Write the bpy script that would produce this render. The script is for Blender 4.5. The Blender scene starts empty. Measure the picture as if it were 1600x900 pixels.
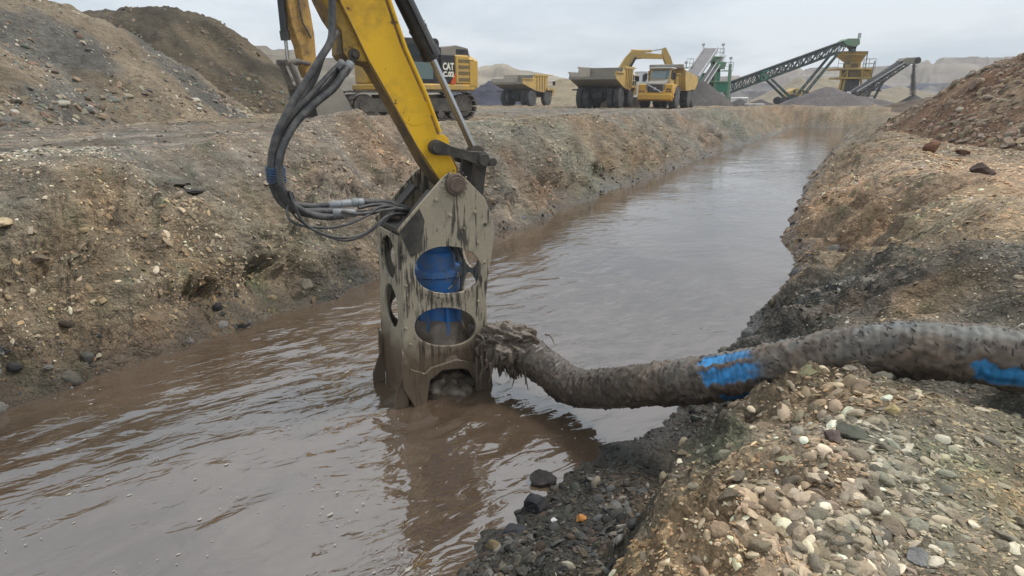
import bpy, math, random
import numpy as np
from mathutils import Vector, Matrix
from mathutils.geometry import tessellate_polygon
SC = bpy.context.scene
COL = SC.collection
R = math.radians
# ---------------------------------------------------------------- camera, world, sun, exposure
CAMZ = 2.9; PITCH = 16.8; F = 1000.0
cam = bpy.data.objects.new('camera', bpy.data.cameras.new('camera')); COL.objects.link(cam)
cam.location = (0, 0, CAMZ); cam.rotation_euler = (R(90-PITCH), 0, 0)
cam.data.sensor_width = 36; cam.data.lens = 36*F/1600
cam.data.clip_start = .05; cam.data.clip_end = 6000
SC.camera = cam
SC.view_settings.view_transform = 'Standard'; SC.view_settings.look = 'None'
SC.view_settings.exposure = .1; SC.view_settings.gamma = 1

SUN_EL, SUN_AZ = 56, 75
world = bpy.data.worlds.new('World'); SC.world = world; world.use_nodes = True
def build_world():
    nt = world.node_tree; N = nt.nodes; L = nt.links; N.clear()
    out = N.new('ShaderNodeOutputWorld'); bg = N.new('ShaderNodeBackground'); bg.inputs[1].default_value = .1
    sky = N.new('ShaderNodeTexSky'); sky.sky_type = 'NISHITA'; sky.sun_disc = False
    sky.sun_elevation = R(SUN_EL); sky.sun_rotation = R(SUN_AZ); sky.dust_density = 3
    tc = N.new('ShaderNodeTexCoord'); sep = N.new('ShaderNodeSeparateXYZ'); L.new(tc.outputs['Generated'], sep.inputs[0])
    # cloud deck: direction projected on a plane overhead
    mx = N.new('ShaderNodeMath'); mx.operation = 'MAXIMUM'; mx.inputs[1].default_value = 0; L.new(sep.outputs[2], mx.inputs[0])
    ad = N.new('ShaderNodeMath'); ad.operation = 'ADD'; ad.inputs[1].default_value = .22; L.new(mx.outputs[0], ad.inputs[0])
    dv = N.new('ShaderNodeVectorMath'); dv.operation = 'DIVIDE'; L.new(tc.outputs['Generated'], dv.inputs[0])
    cb = N.new('ShaderNodeCombineXYZ'); [L.new(ad.outputs[0], cb.inputs[i]) for i in range(2)]; cb.inputs[2].default_value = 1
    L.new(cb.outputs[0], dv.inputs[1])
    nz = N.new('ShaderNodeTexNoise'); nz.inputs['Scale'].default_value = 1.1; nz.inputs['Detail'].default_value = 6
    nz.inputs['Roughness'].default_value = .5; nz.inputs['Distortion'].default_value = .3
    L.new(dv.outputs[0], nz.inputs['Vector'])
    cr = N.new('ShaderNodeValToRGB'); e = cr.color_ramp.elements
    e[0].position = .36; e[0].color = (5.5, 6.35, 7.1, 1); e[1].position = .60; e[1].color = (8.3, 8.9, 9.4, 1)
    L.new(nz.outputs[0], cr.inputs[0])
    # paler towards the horizon, a little brighter overhead
    hr = N.new('ShaderNodeValToRGB'); h = hr.color_ramp.elements
    h[0].position = 0; h[0].color = (1.05, 1.03, 1.0, 1); h[1].position = .12; h[1].color = (.98, .99, 1, 1)
    k = h.new(.3); k.color = (.94, .965, 1, 1); k = h.new(.85); k.color = (1.6, 1.6, 1.6, 1)
    L.new(mx.outputs[0], hr.inputs[0])
    m1 = N.new('ShaderNodeMix'); m1.data_type = 'RGBA'; m1.blend_type = 'MULTIPLY'; m1.inputs[0].default_value = 1
    L.new(cr.outputs[0], m1.inputs[6]); L.new(hr.outputs[0], m1.inputs[7])
    m2 = N.new('ShaderNodeMix'); m2.data_type = 'RGBA'; m2.inputs[0].default_value = .93
    L.new(sky.outputs[0], m2.inputs[6]); L.new(m1.outputs[2], m2.inputs[7])
    L.new(m2.outputs[2], bg.inputs[0]); L.new(bg.outputs[0], out.inputs[0])
build_world()
sl = bpy.data.lights.new('sun', 'SUN'); sl.energy = 2.4; sl.angle = R(12); sl.color = (1, .96, .9)
sun = bpy.data.objects.new('sun', sl); COL.objects.link(sun)
sun.rotation_euler = (R(90-SUN_EL), 0, R(180-SUN_AZ)); sun.location = (0, 0, 30)

# ---------------------------------------------------------------- helpers
CP, SP_ = math.cos(R(PITCH)), math.sin(R(PITCH))
def ray(px, py):
    u = (px-800)/F; v = (py-450)/F
    return Vector((u, CP-v*SP_, -SP_-v*CP))
def on_z(px, py, z):
    d = ray(px, py); t = (z-CAMZ)/d.z
    return Vector((d.x*t, d.y*t, z))
def at_d(px, py, depth):
    return Vector((0, 0, CAMZ)) + ray(px, py)*depth
def at_y(px, py, Y):
    d = ray(px, py); return Vector((0, 0, CAMZ)) + d*(Y/d.y)
class Frame:                      # a vertical plane in the world, for laying out a machine's side view
    def __init__(s, O, yaw):
        s.O = Vector(O); s.yaw = yaw
        s.ex = Vector((math.cos(yaw), math.sin(yaw), 0)); s.ey = Vector((-math.sin(yaw), math.cos(yaw), 0))
    def pt(s, px, py, yl=0.0):
        d = ray(px, py); C = Vector((0, 0, CAMZ))-s.O
        t = (yl - C.dot(s.ey))/d.dot(s.ey); p = C+d*t
        return (p.dot(s.ex), p.z+s.O.z)
    def p3(s, px, py, yl=0.0):
        a = s.pt(px, py, yl); return Vector((a[0], yl, a[1]))
    def poly(s, pts, yl=0.0): return [s.pt(a, b, yl) for a, b in pts]

def setp(o, label=None, cat=None, group=None, kind=None):
    if label: o['label'] = label
    if cat: o['category'] = cat
    if group: o['group'] = group
    if kind: o['kind'] = kind
    return o
def thing(name, loc, yaw, label, cat, group=None):
    o = bpy.data.objects.new(name, None); o.empty_display_size = .3; COL.objects.link(o)
    o.location = loc; o.rotation_euler = (0, 0, yaw); return setp(o, label, cat, group)
def link(name, me, mat=None, parent=None):
    o = bpy.data.objects.new(name, me); COL.objects.link(o)
    if mat and not me.materials: me.materials.append(mat)
    if parent: o.parent = parent
    return o
def copy_tree(o, parent=None):
    kids = list(o.children); c = o.copy(); COL.objects.link(c); c.parent = parent
    for k in kids: copy_tree(k, c)
    return c

class MB:
    def __init__(s): s.v = []; s.f = []
    def add(s, vs, fs):
        n = len(s.v); s.v += [tuple(a) for a in vs]; s.f += [tuple(i+n for i in f) for f in fs]; return s
    def box(s, x0, x1, y0, y1, z0, z1, M=None, b=0):
        if b:                         # chamfered box: two octagonal-ish rings
            vs = []
            for z, k in ((z0, b), (z0+b, 0), (z1-b, 0), (z1, b)):
                X0, X1, Y0, Y1 = x0+k, x1-k, y0+k, y1-k
                vs += [(X0+b, Y0, z), (X1-b, Y0, z), (X1, Y0+b, z), (X1, Y1-b, z), (X1-b, Y1, z), (X0+b, Y1, z), (X0, Y1-b, z), (X0, Y0+b, z)]
            fs = [tuple(reversed(range(8))), tuple(range(24, 32))]
            for r in range(3):
                for i in range(8): j = (i+1) % 8; fs.append((r*8+i, r*8+j, r*8+8+j, r*8+8+i))
        else:
            vs = [(x0, y0, z0), (x1, y0, z0), (x1, y1, z0), (x0, y1, z0), (x0, y0, z1), (x1, y0, z1), (x1, y1, z1), (x0, y1, z1)]
            fs = [(3, 2, 1, 0), (4, 5, 6, 7), (0, 1, 5, 4), (1, 2, 6, 5), (2, 3, 7, 6), (3, 0, 4, 7)]
        if M: vs = [M @ Vector(a) for a in vs]
        return s.add(vs, fs)
    def tube(s, path, r, n=10, caps=True, ry=None):
        P = [Vector(p) for p in path]; m = len(P)
        rr = r if isinstance(r, (list, tuple)) else [r]*m
        T = [(P[min(i+1, m-1)]-P[max(i-1, 0)]).normalized() for i in range(m)]
        a = Vector((0, 0, 1)) if abs(T[0].z) < .9 else Vector((1, 0, 0))
        U = T[0].cross(a).normalized(); vs = []
        for i in range(m):
            U = (U - T[i]*U.dot(T[i])).normalized(); V = T[i].cross(U)
            for k in range(n):
                t = 2*math.pi*(k+.5)/n; vs.append(P[i]+U*(math.cos(t)*rr[i])+V*(math.sin(t)*rr[i]))
        fs = [(i*n+k, i*n+(k+1) % n, (i+1)*n+(k+1) % n, (i+1)*n+k) for i in range(m-1) for k in range(n)]
        if caps: fs += [tuple(reversed(range(n))), tuple((m-1)*n+k for k in range(n))]
        return s.add(vs, fs)
    def cyl(s, p0, p1, r0, r1=None, n=16): return s.tube([p0, p1], [r0, r0 if r1 is None else r1], n)
    def lathe(s, c, axis, prof, n=24):      # prof: (along axis, radius)
        A = Vector(axis).normalized(); a = Vector((0, 0, 1)) if abs(A.z) < .9 else Vector((1, 0, 0))
        U = A.cross(a).normalized(); V = A.cross(U); c = Vector(c); vs = []
        for h, r in prof:
            for k in range(n):
                t = 2*math.pi*k/n; vs.append(c+A*h+U*(math.cos(t)*r)+V*(math.sin(t)*r))
        m = len(prof)
        fs = [(i*n+k, i*n+(k+1) % n, (i+1)*n+(k+1) % n, (i+1)*n+k) for i in range(m-1) for k in range(n)]
        fs += [tuple(reversed(range(n))), tuple((m-1)*n+k for k in range(n))]
        return s.add(vs, fs)
    def plate(s, outline, y0, y1, holes=()):   # outline (x, z) extruded along y
        loops = [outline]+list(holes)
        flat = [p for l in loops for p in l]
        tris = tessellate_polygon([[Vector((a, b, 0)) for a, b in l] for l in loops])
        n = len(flat)
        vs = [(a, y0, b) for a, b in flat]+[(a, y1, b) for a, b in flat]
        fs = [tuple(t) for t in tris]+[tuple(i+n for i in reversed(t)) for t in tris]
        o = 0
        for l in loops:
            k = len(l); fs += [(o+i, o+i+n, o+(i+1) % k+n, o+(i+1) % k) for i in range(k)]; o += k
        return s.add(vs, fs)
    def mesh(s, name, smooth=None):
        me = bpy.data.meshes.new(name); me.from_pydata(s.v, [], s.f)
        import bmesh
        bm = bmesh.new(); bm.from_mesh(me); bmesh.ops.recalc_face_normals(bm, faces=bm.faces); bm.to_mesh(me); bm.free()
        if smooth:
            me.polygons.foreach_set('use_smooth', [True]*len(me.polygons)); me.set_sharp_from_angle(angle=R(smooth))
        return me
    def build(s, name, mat, parent=None, smooth=35, label=None, kind=None, bevel=0):
        o = link(name, s.mesh(name, smooth), mat, parent)
        if bevel:
            m = o.modifiers.new('b', 'BEVEL'); m.width = bevel; m.segments = 1; m.limit_method = 'ANGLE'; m.angle_limit = R(40)
        return setp(o, label, kind=kind)
def ellipse(cx, cz, rx, rz, n=36, rot=0): return [(cx+rx*math.cos(2*math.pi*i/n), cz+rz*math.sin(2*math.pi*i/n)) for i in range(n)]
def smoothpath(pts, k=8):
    P = [Vector(p) for p in pts]; P = [P[0]*2-P[1]]+P+[P[-1]*2-P[-2]]; out = []
    for i in range(1, len(P)-2):
        a, b, c, d = P[i-1:i+3]
        for j in range(k):
            t = j/k; out.append(.5*((2*b)+(c-a)*t+(2*a-5*b+4*c-d)*t*t+(3*b-a-3*c+d)*t**3))
    out.append(P[-2]); return out
_txt = {}
def text_mesh(s, size, ext=.002, bold=.0):
    cu = bpy.data.curves.new('t', 'FONT'); cu.body = s; cu.size = size; cu.extrude = ext; cu.offset = bold; cu.resolution_u = 2
    o = bpy.data.objects.new('t', cu); COL.objects.link(o)
    me = bpy.data.meshes.new_from_object(o.evaluated_get(bpy.context.evaluated_depsgraph_get()))
    bpy.data.objects.remove(o); bpy.data.curves.remove(cu); return me

# ---------------------------------------------------------------- noise (numpy)
def _h(i, j, s):
    a = (i.astype(np.int64)*374761393 + j.astype(np.int64)*668265263 + s*2246822519) & 0xffffffff
    a = ((a ^ (a >> 13))*1274126177) & 0xffffffff
    a = ((a ^ (a >> 16))*2654435761) & 0xffffffff
    return ((a ^ (a >> 15)) & 0xffffff)/16777216.0
def gn(x, y, s=0):
    i = np.floor(x); j = np.floor(y); fx = x-i; fy = y-j
    u = fx*fx*fx*(fx*(fx*6-15)+10); v = fy*fy*fy*(fy*(fy*6-15)+10)
    def g(di, dj):
        a = _h(i+di, j+dj, s)*6.2831853; return np.cos(a)*(fx-di)+np.sin(a)*(fy-dj)
    return ((g(0, 0)*(1-u)+g(1, 0)*u)*(1-v)+(g(0, 1)*(1-u)+g(1, 1)*u)*v)*1.5
def fbm(x, y, o=4, s=0, gain=.5):
    r = 0; a = 1
    for k in range(o): r = r+a*gn(x*2**k+k*17.3, y*2**k-k*9.1, s+k); a *= gain
    return r
def ridge(x, y, o=3, s=0):
    r = 0; a = 1
    for k in range(o): r = r+a*(1-2*np.abs(gn(x*2**k, y*2**k, s+k))); a *= .5
    return r/1.75
def worley(x, y, s=0):
    i = np.floor(x); j = np.floor(y); d1 = np.full(np.shape(x), 9.); cid = np.zeros(np.shape(x))
    for a in (-1, 0, 1):
        for b in (-1, 0, 1):
            px = i+a+_h(i+a, j+b, s); py = j+b+_h(i+a, j+b, s+7)
            d = (px-x)**2+(py-y)**2; m = d < d1; d1 = np.where(m, d, d1); cid = np.where(m, _h(i+a, j+b, s+13), cid)
    return np.sqrt(d1), cid
def sst(a, b, x): t = np.clip((x-a)/(b-a), 0, 1); return t*t*(3-2*t)

# ---------------------------------------------------------------- materials
class Mat:
    def __init__(s, name):
        s.m = bpy.data.materials.new(name); s.m.use_nodes = True; s.nt = s.m.node_tree; s.N = s.nt.nodes; s.L = s.nt.links
        s.p = s.N['Principled BSDF']; s.out = s.N['Material Output']
        s.geo = None
    def node(s, t, **k):
        n = s.N.new(t)
        for a, b in k.items():
            if a.startswith('i_'):
                n.inputs[a[2:].replace('_', ' ')].default_value = b
            else: setattr(n, a, b)
        return n
    def l(s, a, b): s.L.new(a, b)
    def coord(s, kind='Object', scale=None):
        tc = s.node('ShaderNodeTexCoord'); o = tc.outputs[kind]
        if scale is not None:
            m = s.node('ShaderNodeMapping'); m.inputs['Scale'].default_value = scale; s.l(o, m.inputs[0]); o = m.outputs[0]
        return o
    def noise(s, vec, scale, detail=4, rough=.55, dist=0):
        n = s.node('ShaderNodeTexNoise'); n.inputs['Scale'].default_value = scale; n.inputs['Detail'].default_value = detail
        n.inputs['Roughness'].default_value = rough; n.inputs['Distortion'].default_value = dist
        s.l(vec, n.inputs['Vector']); return n.outputs[0]
    def ramp(s, fac, stops):
        r = s.node('ShaderNodeValToRGB'); e = r.color_ramp.elements
        for i, (p, c) in enumerate(stops):
            k = e[i] if i < 2 else e.new(p); k.position = p
            k.color = (c, c, c, 1) if not isinstance(c, (tuple, list)) else (*c[:3], 1)
        s.l(fac, r.inputs[0]); return r.outputs[0]
    def mix(s, fac, a, b, mode='MIX'):
        m = s.node('ShaderNodeMix', data_type='RGBA', blend_type=mode)
        for v, i in ((fac, 0), (a, 6), (b, 7)):
            if isinstance(v, (int, float)): m.inputs[i].default_value = v if i == 0 else (v, v, v, 1)
            elif isinstance(v, (tuple, list)): m.inputs[i].default_value = (*v[:3], 1)
            else: s.l(v, m.inputs[i])
        return m.outputs[2]
    def math(s, op, a, b=0.):
        m = s.node('ShaderNodeMath', operation=op)
        for v, i in ((a, 0), (b, 1)):
            if isinstance(v, (int, float)): m.inputs[i].default_value = v
            else: s.l(v, m.inputs[i])
        return m.outputs[0]
    def bump(s, h, strength, dist=.01, prev=None):
        b = s.node('ShaderNodeBump'); b.inputs['Strength'].default_value = strength; b.inputs['Distance'].default_value = dist
        s.l(h, b.inputs['Height'])
        if prev: s.l(prev, b.inputs['Normal'])
        return b.outputs[0]
    def set(s, color=None, rough=None, metal=None, normal=None, spec=None):
        for v, n in ((color, 'Base Color'), (rough, 'Roughness'), (metal, 'Metallic'), (normal, 'Normal'), (spec, 'Specular IOR Level')):
            if v is None: continue
            if isinstance(v, (int, float)): s.p.inputs[n].default_value = v
            elif isinstance(v, (tuple, list)): s.p.inputs[n].default_value = (*v[:3], 1)
            else: s.l(v, s.p.inputs[n])
        return s.m
def paint(name, col, rough=.45, metal=0, dirt=(.2, .16, .12), amount=.45, dscale=2.5, fine=25, chips=None, chipcol=(.09, .035, .015), bump=.15):
    m = Mat(name); v = m.coord('Object')
    base = m.mix(m.ramp(m.noise(v, dscale*.5, 3), [(.3, .0), (.7, .35)]), col, tuple(c*.8 for c in col))
    d = m.ramp(m.math('ADD', m.math('MULTIPLY', m.noise(v, dscale, 6, .65), .7), m.math('MULTIPLY', m.noise(v, fine, 4, .6), .3)), [(.62-amount*.35, 0), (.72-amount*.2, 1)])
    c = m.mix(m.math('MULTIPLY', d, min(1, amount*1.5)), base, dirt)
    if chips:
        k = m.ramp(m.noise(v, chips, 3, .7, .4), [(.66, 0), (.69, 1)])
        c = m.mix(k, c, chipcol)
    r = m.ramp(d, [(0, rough), (1, min(1, rough+.35))])
    return m.set(c, r, metal, m.bump(m.noise(v, fine*2, 4), bump, .004))
# ---------------------------------------------------------------- terrain
SR = [(-20, -1.9), (2.8, -1.85), (4.1, -1.84), (5.3, -1.3), (7.8, -1.14), (9.5, -1.0), (11.3, -.85), (13, -1.0), (14.5, -1.38), (18, -1.5), (25.3, -1.8), (67, -1.84), (200, -1.8)]
def clod(x, y, sc, s=0):
    d, c = worley(x*sc, y*sc, s); return (1-d)*(.4+.6*c)
def rights(s): return np.interp(s, *zip(*SR))
def seg_dist(x, y, P, Q):
    dx, dy = Q[0]-P[0], Q[1]-P[1]; t = np.clip(((x-P[0])*dx+(y-P[1])*dy)/(dx*dx+dy*dy+1e-9), 0, 1)
    return np.hypot(x-P[0]-t*dx, y-P[1]-t*dy)
_BM = on_z(552, 200, 2.2)
def H(x, y, fine=True):
    x = np.asarray(x, float); y = np.asarray(y, float)
    w = .876*x-.482*y; s = .482*x+.876*y; r = np.hypot(x, y)
    wl = -6.8+.22*gn(s*.4, s*0+3, 1)+.16*gn(s*1.3, s*0, 2)+.4*sst(30, 60, s)
    wr = rights(s)+.14*gn(s*1.1, s*0+9, 3)+.11*gn(s*3.1, s*0+5, 4)+.06*gn(s*7.3, s*0+5, 5)
    warp = fbm(x*.45, y*.45, 3, 11)
    ql = wl-w; qr = w-wr
    top = 2.1-.0062*np.clip(r-8, 0, 75)-.0006*np.clip(r-83, 0, 400)
    sl = sst(.1, .9, ql)
    q2 = ql+sl*(.62*warp+.26*gn(s*.9, w*.3, 21))
    q2 = q2-sl*.34*(ridge(s*.55+.22*w, w*.12, 3, 22)-.2)*sst(6, 13, s)
    zl = np.interp(q2, [-1.6, -.4, 0, .12, .3, .6, 1.1, 1.8, 2.5, 3.0, 3.6, 5], [-1.1, -.35, 0, .2, .42, .68, 1.02, 1.5, 1.95, 2.12, 2.12, 2.1])-2.1
    zl = zl+top*1.0
    # ruts and low spoil on the left haul ground
    tp = sst(3, 5, ql)
    zl = zl+tp*(.08*gn(w*1.1, s*.06, 31)+.09*gn(w*2.7, s*.1, 32)*sst(5, 8, ql)+.06*fbm(x*.5, y*.5, 3, 33))
    zl = zl+.10*np.exp(-((ql-3.1)/.5)**2)*(fbm(s*.7, s*0, 3, 34)+.3)
    far_t = 1.45+.0*s
    sR = qr+sst(.1, .6, qr)*(.40*warp)-sst(.1, .5, qr)*.26*(ridge(s*.7-.3*w, w*.15, 3, 24)-.2)
    zrf = np.interp(sR, [-1.6, -.4, 0, .1, .3, .9, 1.6, 2.1, 2.6, 8], [-1.1, -.35, 0, .1, .28, .72, 1.15, 1.42, 1.5, 1.52])
    sN = qr+sst(.1, .6, qr)*(.06*warp)+.10*gn(s*1.9, w*.5, 41)*sst(.5, .9, qr)
    zrn = np.interp(sN, [-1.6, -.4, 0, .15, .5, .85, 1.02, 1.14, 1.28, 1.5, 1.9, 8], [-1.1, -.22, 0, .05, .13, .2, .34, .72, 1.02, 1.2, 1.3, 1.34])
    k = sst(4.4, 6.2, s+.35*w)
    zr = zrn*(1-k)+zrf*k
    # stone mounds in the right foreground and on the far side of the hose
    def bump(X, Y, rad, h): return h*np.exp(-(((x-X)**2+(y-Y)**2)/rad**2))
    zr = zr+sst(.9, 1.5, qr)*(bump(2.0, 2.85, .45, .08)+bump(1.3, 2.3, .6, .13)+bump(2.6, 2.0, .8, -.08)+bump(.9, 1.6, .4, .06))
    hd = np.minimum.reduce([seg_dist(x, y, p_, q_) for p_, q_ in (((1.3, 4.6), (1.85, 4.05)), ((1.85, 4.05), (2.4, 3.72)), ((2.4, 3.72), (2.94, 3.4)), ((2.94, 3.4), (5.5, 3.5)))])
    zr = zr-.17*np.exp(-(hd/.34)**2)*sst(.3, .9, qr)
    zr = zr+sst(1.2, 2.2, qr)*(.06*fbm(x*.9, y*.9, 4, 43)+bump(4.1, 5.6, .8, .18)+bump(5.9, 7.9, .9, .22)+bump(7.4, 10.6, 1, .2)-sst(5, 9, s)*.10*sst(2.6, 3.4, qr))
    z = np.where(w < -4.2, zl, zr)
    # closed far end of the trench
    e = s-66.5+1.2*gn(w*.35, w*0, 51)
    ze = np.interp(e, [-2, 0, .8, 2.6, 5], [-1.2, 0, .9, 1.75, 1.9])-.005*np.clip(s-70, 0, 300)*0
    inside = np.where((ql < 3) & (qr < 3), ze, -9)
    z = np.maximum(z, np.where(inside < 1.9, inside, top+.05))
    slope = sst(.0, .35, np.abs(z))*(sst(2.9, 1.4, ql)*sst(-.1, .2, ql)+sst(2.3, 1.2, qr)*sst(-.1, .2, qr))
    z = z+slope*(.20*fbm(x*1.3, y*1.3, 3, 61)+.05*ridge(s*2.1+w*1.1, w*.7, 3, 62)*sst(2, 6, s))
    z = z+.32*bump(_BM[0], _BM[1], 1.5, 1.)*sst(2., 2.9, ql)+sst(2.2, 2.9, ql)*sst(5.5, 3.5, ql)*sst(6, 10, s)*.16*(ridge(s*.9, w*.5, 3, 75)-.1)
    # oriented flakes and rills running up and down the slopes
    if fine:
        u_ = s-.35*np.where(w < -4, -w-7, w+1)+.25*fbm(x*.9, y*.9, 2, 76)
        saw = lambda t: (lambda f: np.minimum(f/.8, (1-f)/.2))(t-np.floor(t))
        m1 = sst(-.35, .15, fbm(x*.8+7, y*.8, 3, 77)); fade = np.clip(1.3-r/30, .2, 1)
        t1 = u_*2.3+1.1*fbm(x*1.1, y*1.1, 3, 78); t2 = u_*6.5+1.6*fbm(x*2.2, y*2.2, 3, 79)
        z = z+slope*m1*fade*(.20*(saw(t1)-.6)*(.4+.8*np.clip(gn(s*1.3, w*2.2, 80)+.4, 0, 1))+.062*(saw(t2)-.5)*sst(60, 20, r)+.028*(saw(u_*15+2*fbm(x*4, y*4, 2, 74))-.5)*sst(16, 9, r))
        near = np.clip(1.25-r/45, .25, 1)
        amp = (.35+.65*slope)*sst(-.3, .05, z)
        z = z+amp*near*(.035*fbm(x*5, y*5, 4, 63, .6))
        z = z+amp*near*((.05)*clod(x+.2*warp, y+.15*warp, 4.2, 64)*sst(.0, .5, fbm(x*.8, y*.8, 2, 65)+.15)+.024*clod(x, y, 11, 66)+.007*clod(x, y, 27, 67)*sst(14, 7, r))
        # layered, shaly ledges along the slopes
        l2 = z*2.7+.9*fbm(x*.5, y*.5, 2, 73); f2 = l2-np.floor(l2); z = z+slope*.26*near*(sst(.1, .8, f2)-f2)*sst(-.1, .35, fbm(x*.5+3, y*.5, 2, 70))
        lay = z*9+1.4*fbm(x*.7, y*.7, 2, 68); fr = lay-np.floor(lay)
        z = z+slope*.13*near*(sst(0, .75, fr)-fr)*sst(-.2, .3, fbm(x*.6+9, y*.6, 2, 69))
    return z
# overhanging undercut of the left bank near the water
def undercut(x, y, z):
    w = .876*x-.482*y; s = .482*x+.876*y
    m = (w < -4.2)*np.clip(.25+1.3*fbm(s*.33, s*0+2, 3, 71), 0, 1)*.8*np.exp(-((z-.34)/.27)**2)*(s < 40)
    m2 = (w > -4.2)*(w < .2)*np.clip(.1+1.2*fbm(s*.8, s*0+7, 3, 72), 0, 1)*.25*np.exp(-((z-.25)/.16)**2)*(s > 5.5)*(s < 30)
    d = -m+m2
    return x+.876*d, y-.482*d

# soil colours laid out as patches on the ground (real albedo)
def L3(r, g, b): return np.array([((c/255+.055)/1.055)**2.4 if c > 10 else c/3294. for c in (r, g, b)])
BASE = L3(138, 122, 100)
PATCH = [  # px, py, z, radius, colour, strength
 (60, 300, 1.6, 1.1, (128, 122, 108), 1), (20, 400, 1.2, .8, (122, 106, 82), .8), (200, 380, 1.2, 1.1, (141, 125, 100), .9), (100, 380, 1.3, .5, (134, 106, 72), .9),
 (330, 300, 1.8, 1.2, (132, 122, 100), .9), (420, 300, 1.5, .7, (124, 118, 98), .8), (330, 400, 1.0, 1.0, (146, 128, 106), 1), (320, 500, .5, 1.1, (88, 68, 50), 1.0),
 (230, 470, .7, .7, (104, 80, 58), 1), (440, 450, .5, .9, (80, 74, 60), 1), (60, 480, .8, .9, (122, 108, 88), 1), (80, 560, .4, .6, (110, 84, 60), .9), (20, 610, .2, .7, (88, 78, 62), .9),
 (560, 260, 1.5, 1.3, (142, 126, 108), .9), (640, 260, 1.4, 1, (138, 116, 98), .9), (560, 400, .5, .9, (104, 90, 72), .9), (850, 265, 1.0, 1.0, (120, 92, 70), 1), (930, 240, 1.2, 1.8, (126, 122, 106), .9),
 (990, 220, 1.3, 1.6, (128, 112, 92), .9), (1080, 200, 1.2, 1.5, (150, 120, 92), .8), (1120, 190, 1.2, 2.0, (124, 124, 106), .8), (1200, 180, 1.0, 2.5, (138, 116, 92), .8), (700, 200, 2.0, 2.5, (136, 130, 116), .8),
 (950, 175, 1.9, 9, (122, 116, 108), .8), (300, 215, 2.0, 5, (124, 115, 106), .9), (150, 230, 2.0, 3, (130, 122, 110), .7),
 # right bank
 (1450, 470, 1.3, 1.5, (86, 84, 80), 1), (1330, 420, 1.0, 1.3, (94, 92, 88), 1), (1240, 470, .5, 1.2, (82, 80, 76), 1), (1200, 520, .3, 1.0, (74, 70, 64), 1), (1560, 430, 1.4, 1.4, (88, 88, 86), 1),
 (1350, 300, 1.2, 1.7, (150, 124, 98), .9), (1290, 370, .6, 1.2, (120, 104, 84), .9), (1430, 330, 1.4, 1.0, (144, 132, 102), .8), (1540, 330, 1.5, 1.6, (172, 150, 124), 1), (1500, 262, 1.5, 3, (172, 146, 120), 1), (1590, 380, 1.5, .8, (162, 144, 114), 1),
 (1390, 230, 1.3, 3, (146, 126, 104), .9), (1320, 250, .8, 2, (128, 112, 92), .8), (1410, 480, 1.2, .33, (158, 120, 66), 1.0), (1310, 490, .9, .4, (112, 84, 62), .9), (1500, 490, 1.35, .7, (146, 134, 112), .8),
 # beach and near bank
 (900, 830, .1, .8, (74, 70, 60), 1.0), (800, 870, .1, .5, (78, 76, 68), 1), (1050, 690, .2, .9, (60, 57, 52), 1.2), (960, 790, .15, .35, (92, 72, 58), .7), (1150, 650, .5, .6, (100, 92, 76), 1), (1000, 650, .1, .6, (58, 56, 52), 1.2),
 (1100, 790, 1.1, .35, (160, 142, 116), 1.2), (1180, 700, 1.2, .35, (150, 134, 112), 1), (1000, 860, 1.1, .3, (168, 148, 120), 1.3), (1300, 640, 1.25, .5, (138, 122, 100), .9), (1250, 800, 1.3, .5, (140, 124, 104), .9),
 (1450, 800, 1.3, .35, (118, 120, 104), .9), (1400, 720, 1.3, .35, (112, 112, 100), .9), (1550, 650, 1.3, .5, (140, 128, 100), .8), (1560, 780, 1.3, .3, (150, 130, 94), .9), (1540, 720, 1.3, .25, (124, 118, 98), .9), (1300, 760, 1.3, .2, (146, 110, 84), .7)]
def soil(x, y, z):
    r = np.hypot(x, y); w = .876*x-.482*y; s_ = .482*x+.876*y
    xx = x+.35*fbm(x*1.1, y*1.1, 3, 81); yy = y+.35*fbm(x*1.1+40, y*1.1, 3, 82)
    c = np.ones(x.shape+(3,))*BASE; W = np.ones(x.shape)*.35; c = c*W[..., None]
    for px, py, pz, rad, col, st in PATCH:
        p = on_z(px, py, pz); k = st*3*np.exp(-(((xx-p.x)**2+(yy-p.y)**2)/(rad*rad)))
        c += k[..., None]*L3(*col); W += k
    c = c/W[..., None]
    n = fbm(x*1.7, y*1.7, 4, 84)+.5*fbm(s_*3.2, w*1.1, 3, 87)
    c = c*(1+.33*n)[..., None]
    n2 = fbm(x*.9+5, y*.9, 4, 85); c = c*np.stack([1+.10*n2, 1+.0*n2, 1-.12*n2], -1)
    n3 = np.clip(fbm(x*2.3, y*2.3, 3, 86)-.25, 0, 1); c = c*(1-n3[..., None]*np.array([.35, .15, .25]))
    c = c*(1+sst(2.6, 3.6, -6.8-w)*.30*(gn(w*1.7, s_*.07, 88)+.6*gn(w*4.1, s_*.12, 89)))[..., None]
    wet = np.clip(sst(.42, .04, z+.22*fbm(x*1.5, y*1.5, 3, 83)), 0, 1)
    c = c*(1-.50*wet)[..., None]
    lum = c.mean(-1, keepdims=True); c = (lum+(c-lum)*.90)*np.array([1.18, 1.15, 1.10])
    return np.clip(c, .005, .8), wet

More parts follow.
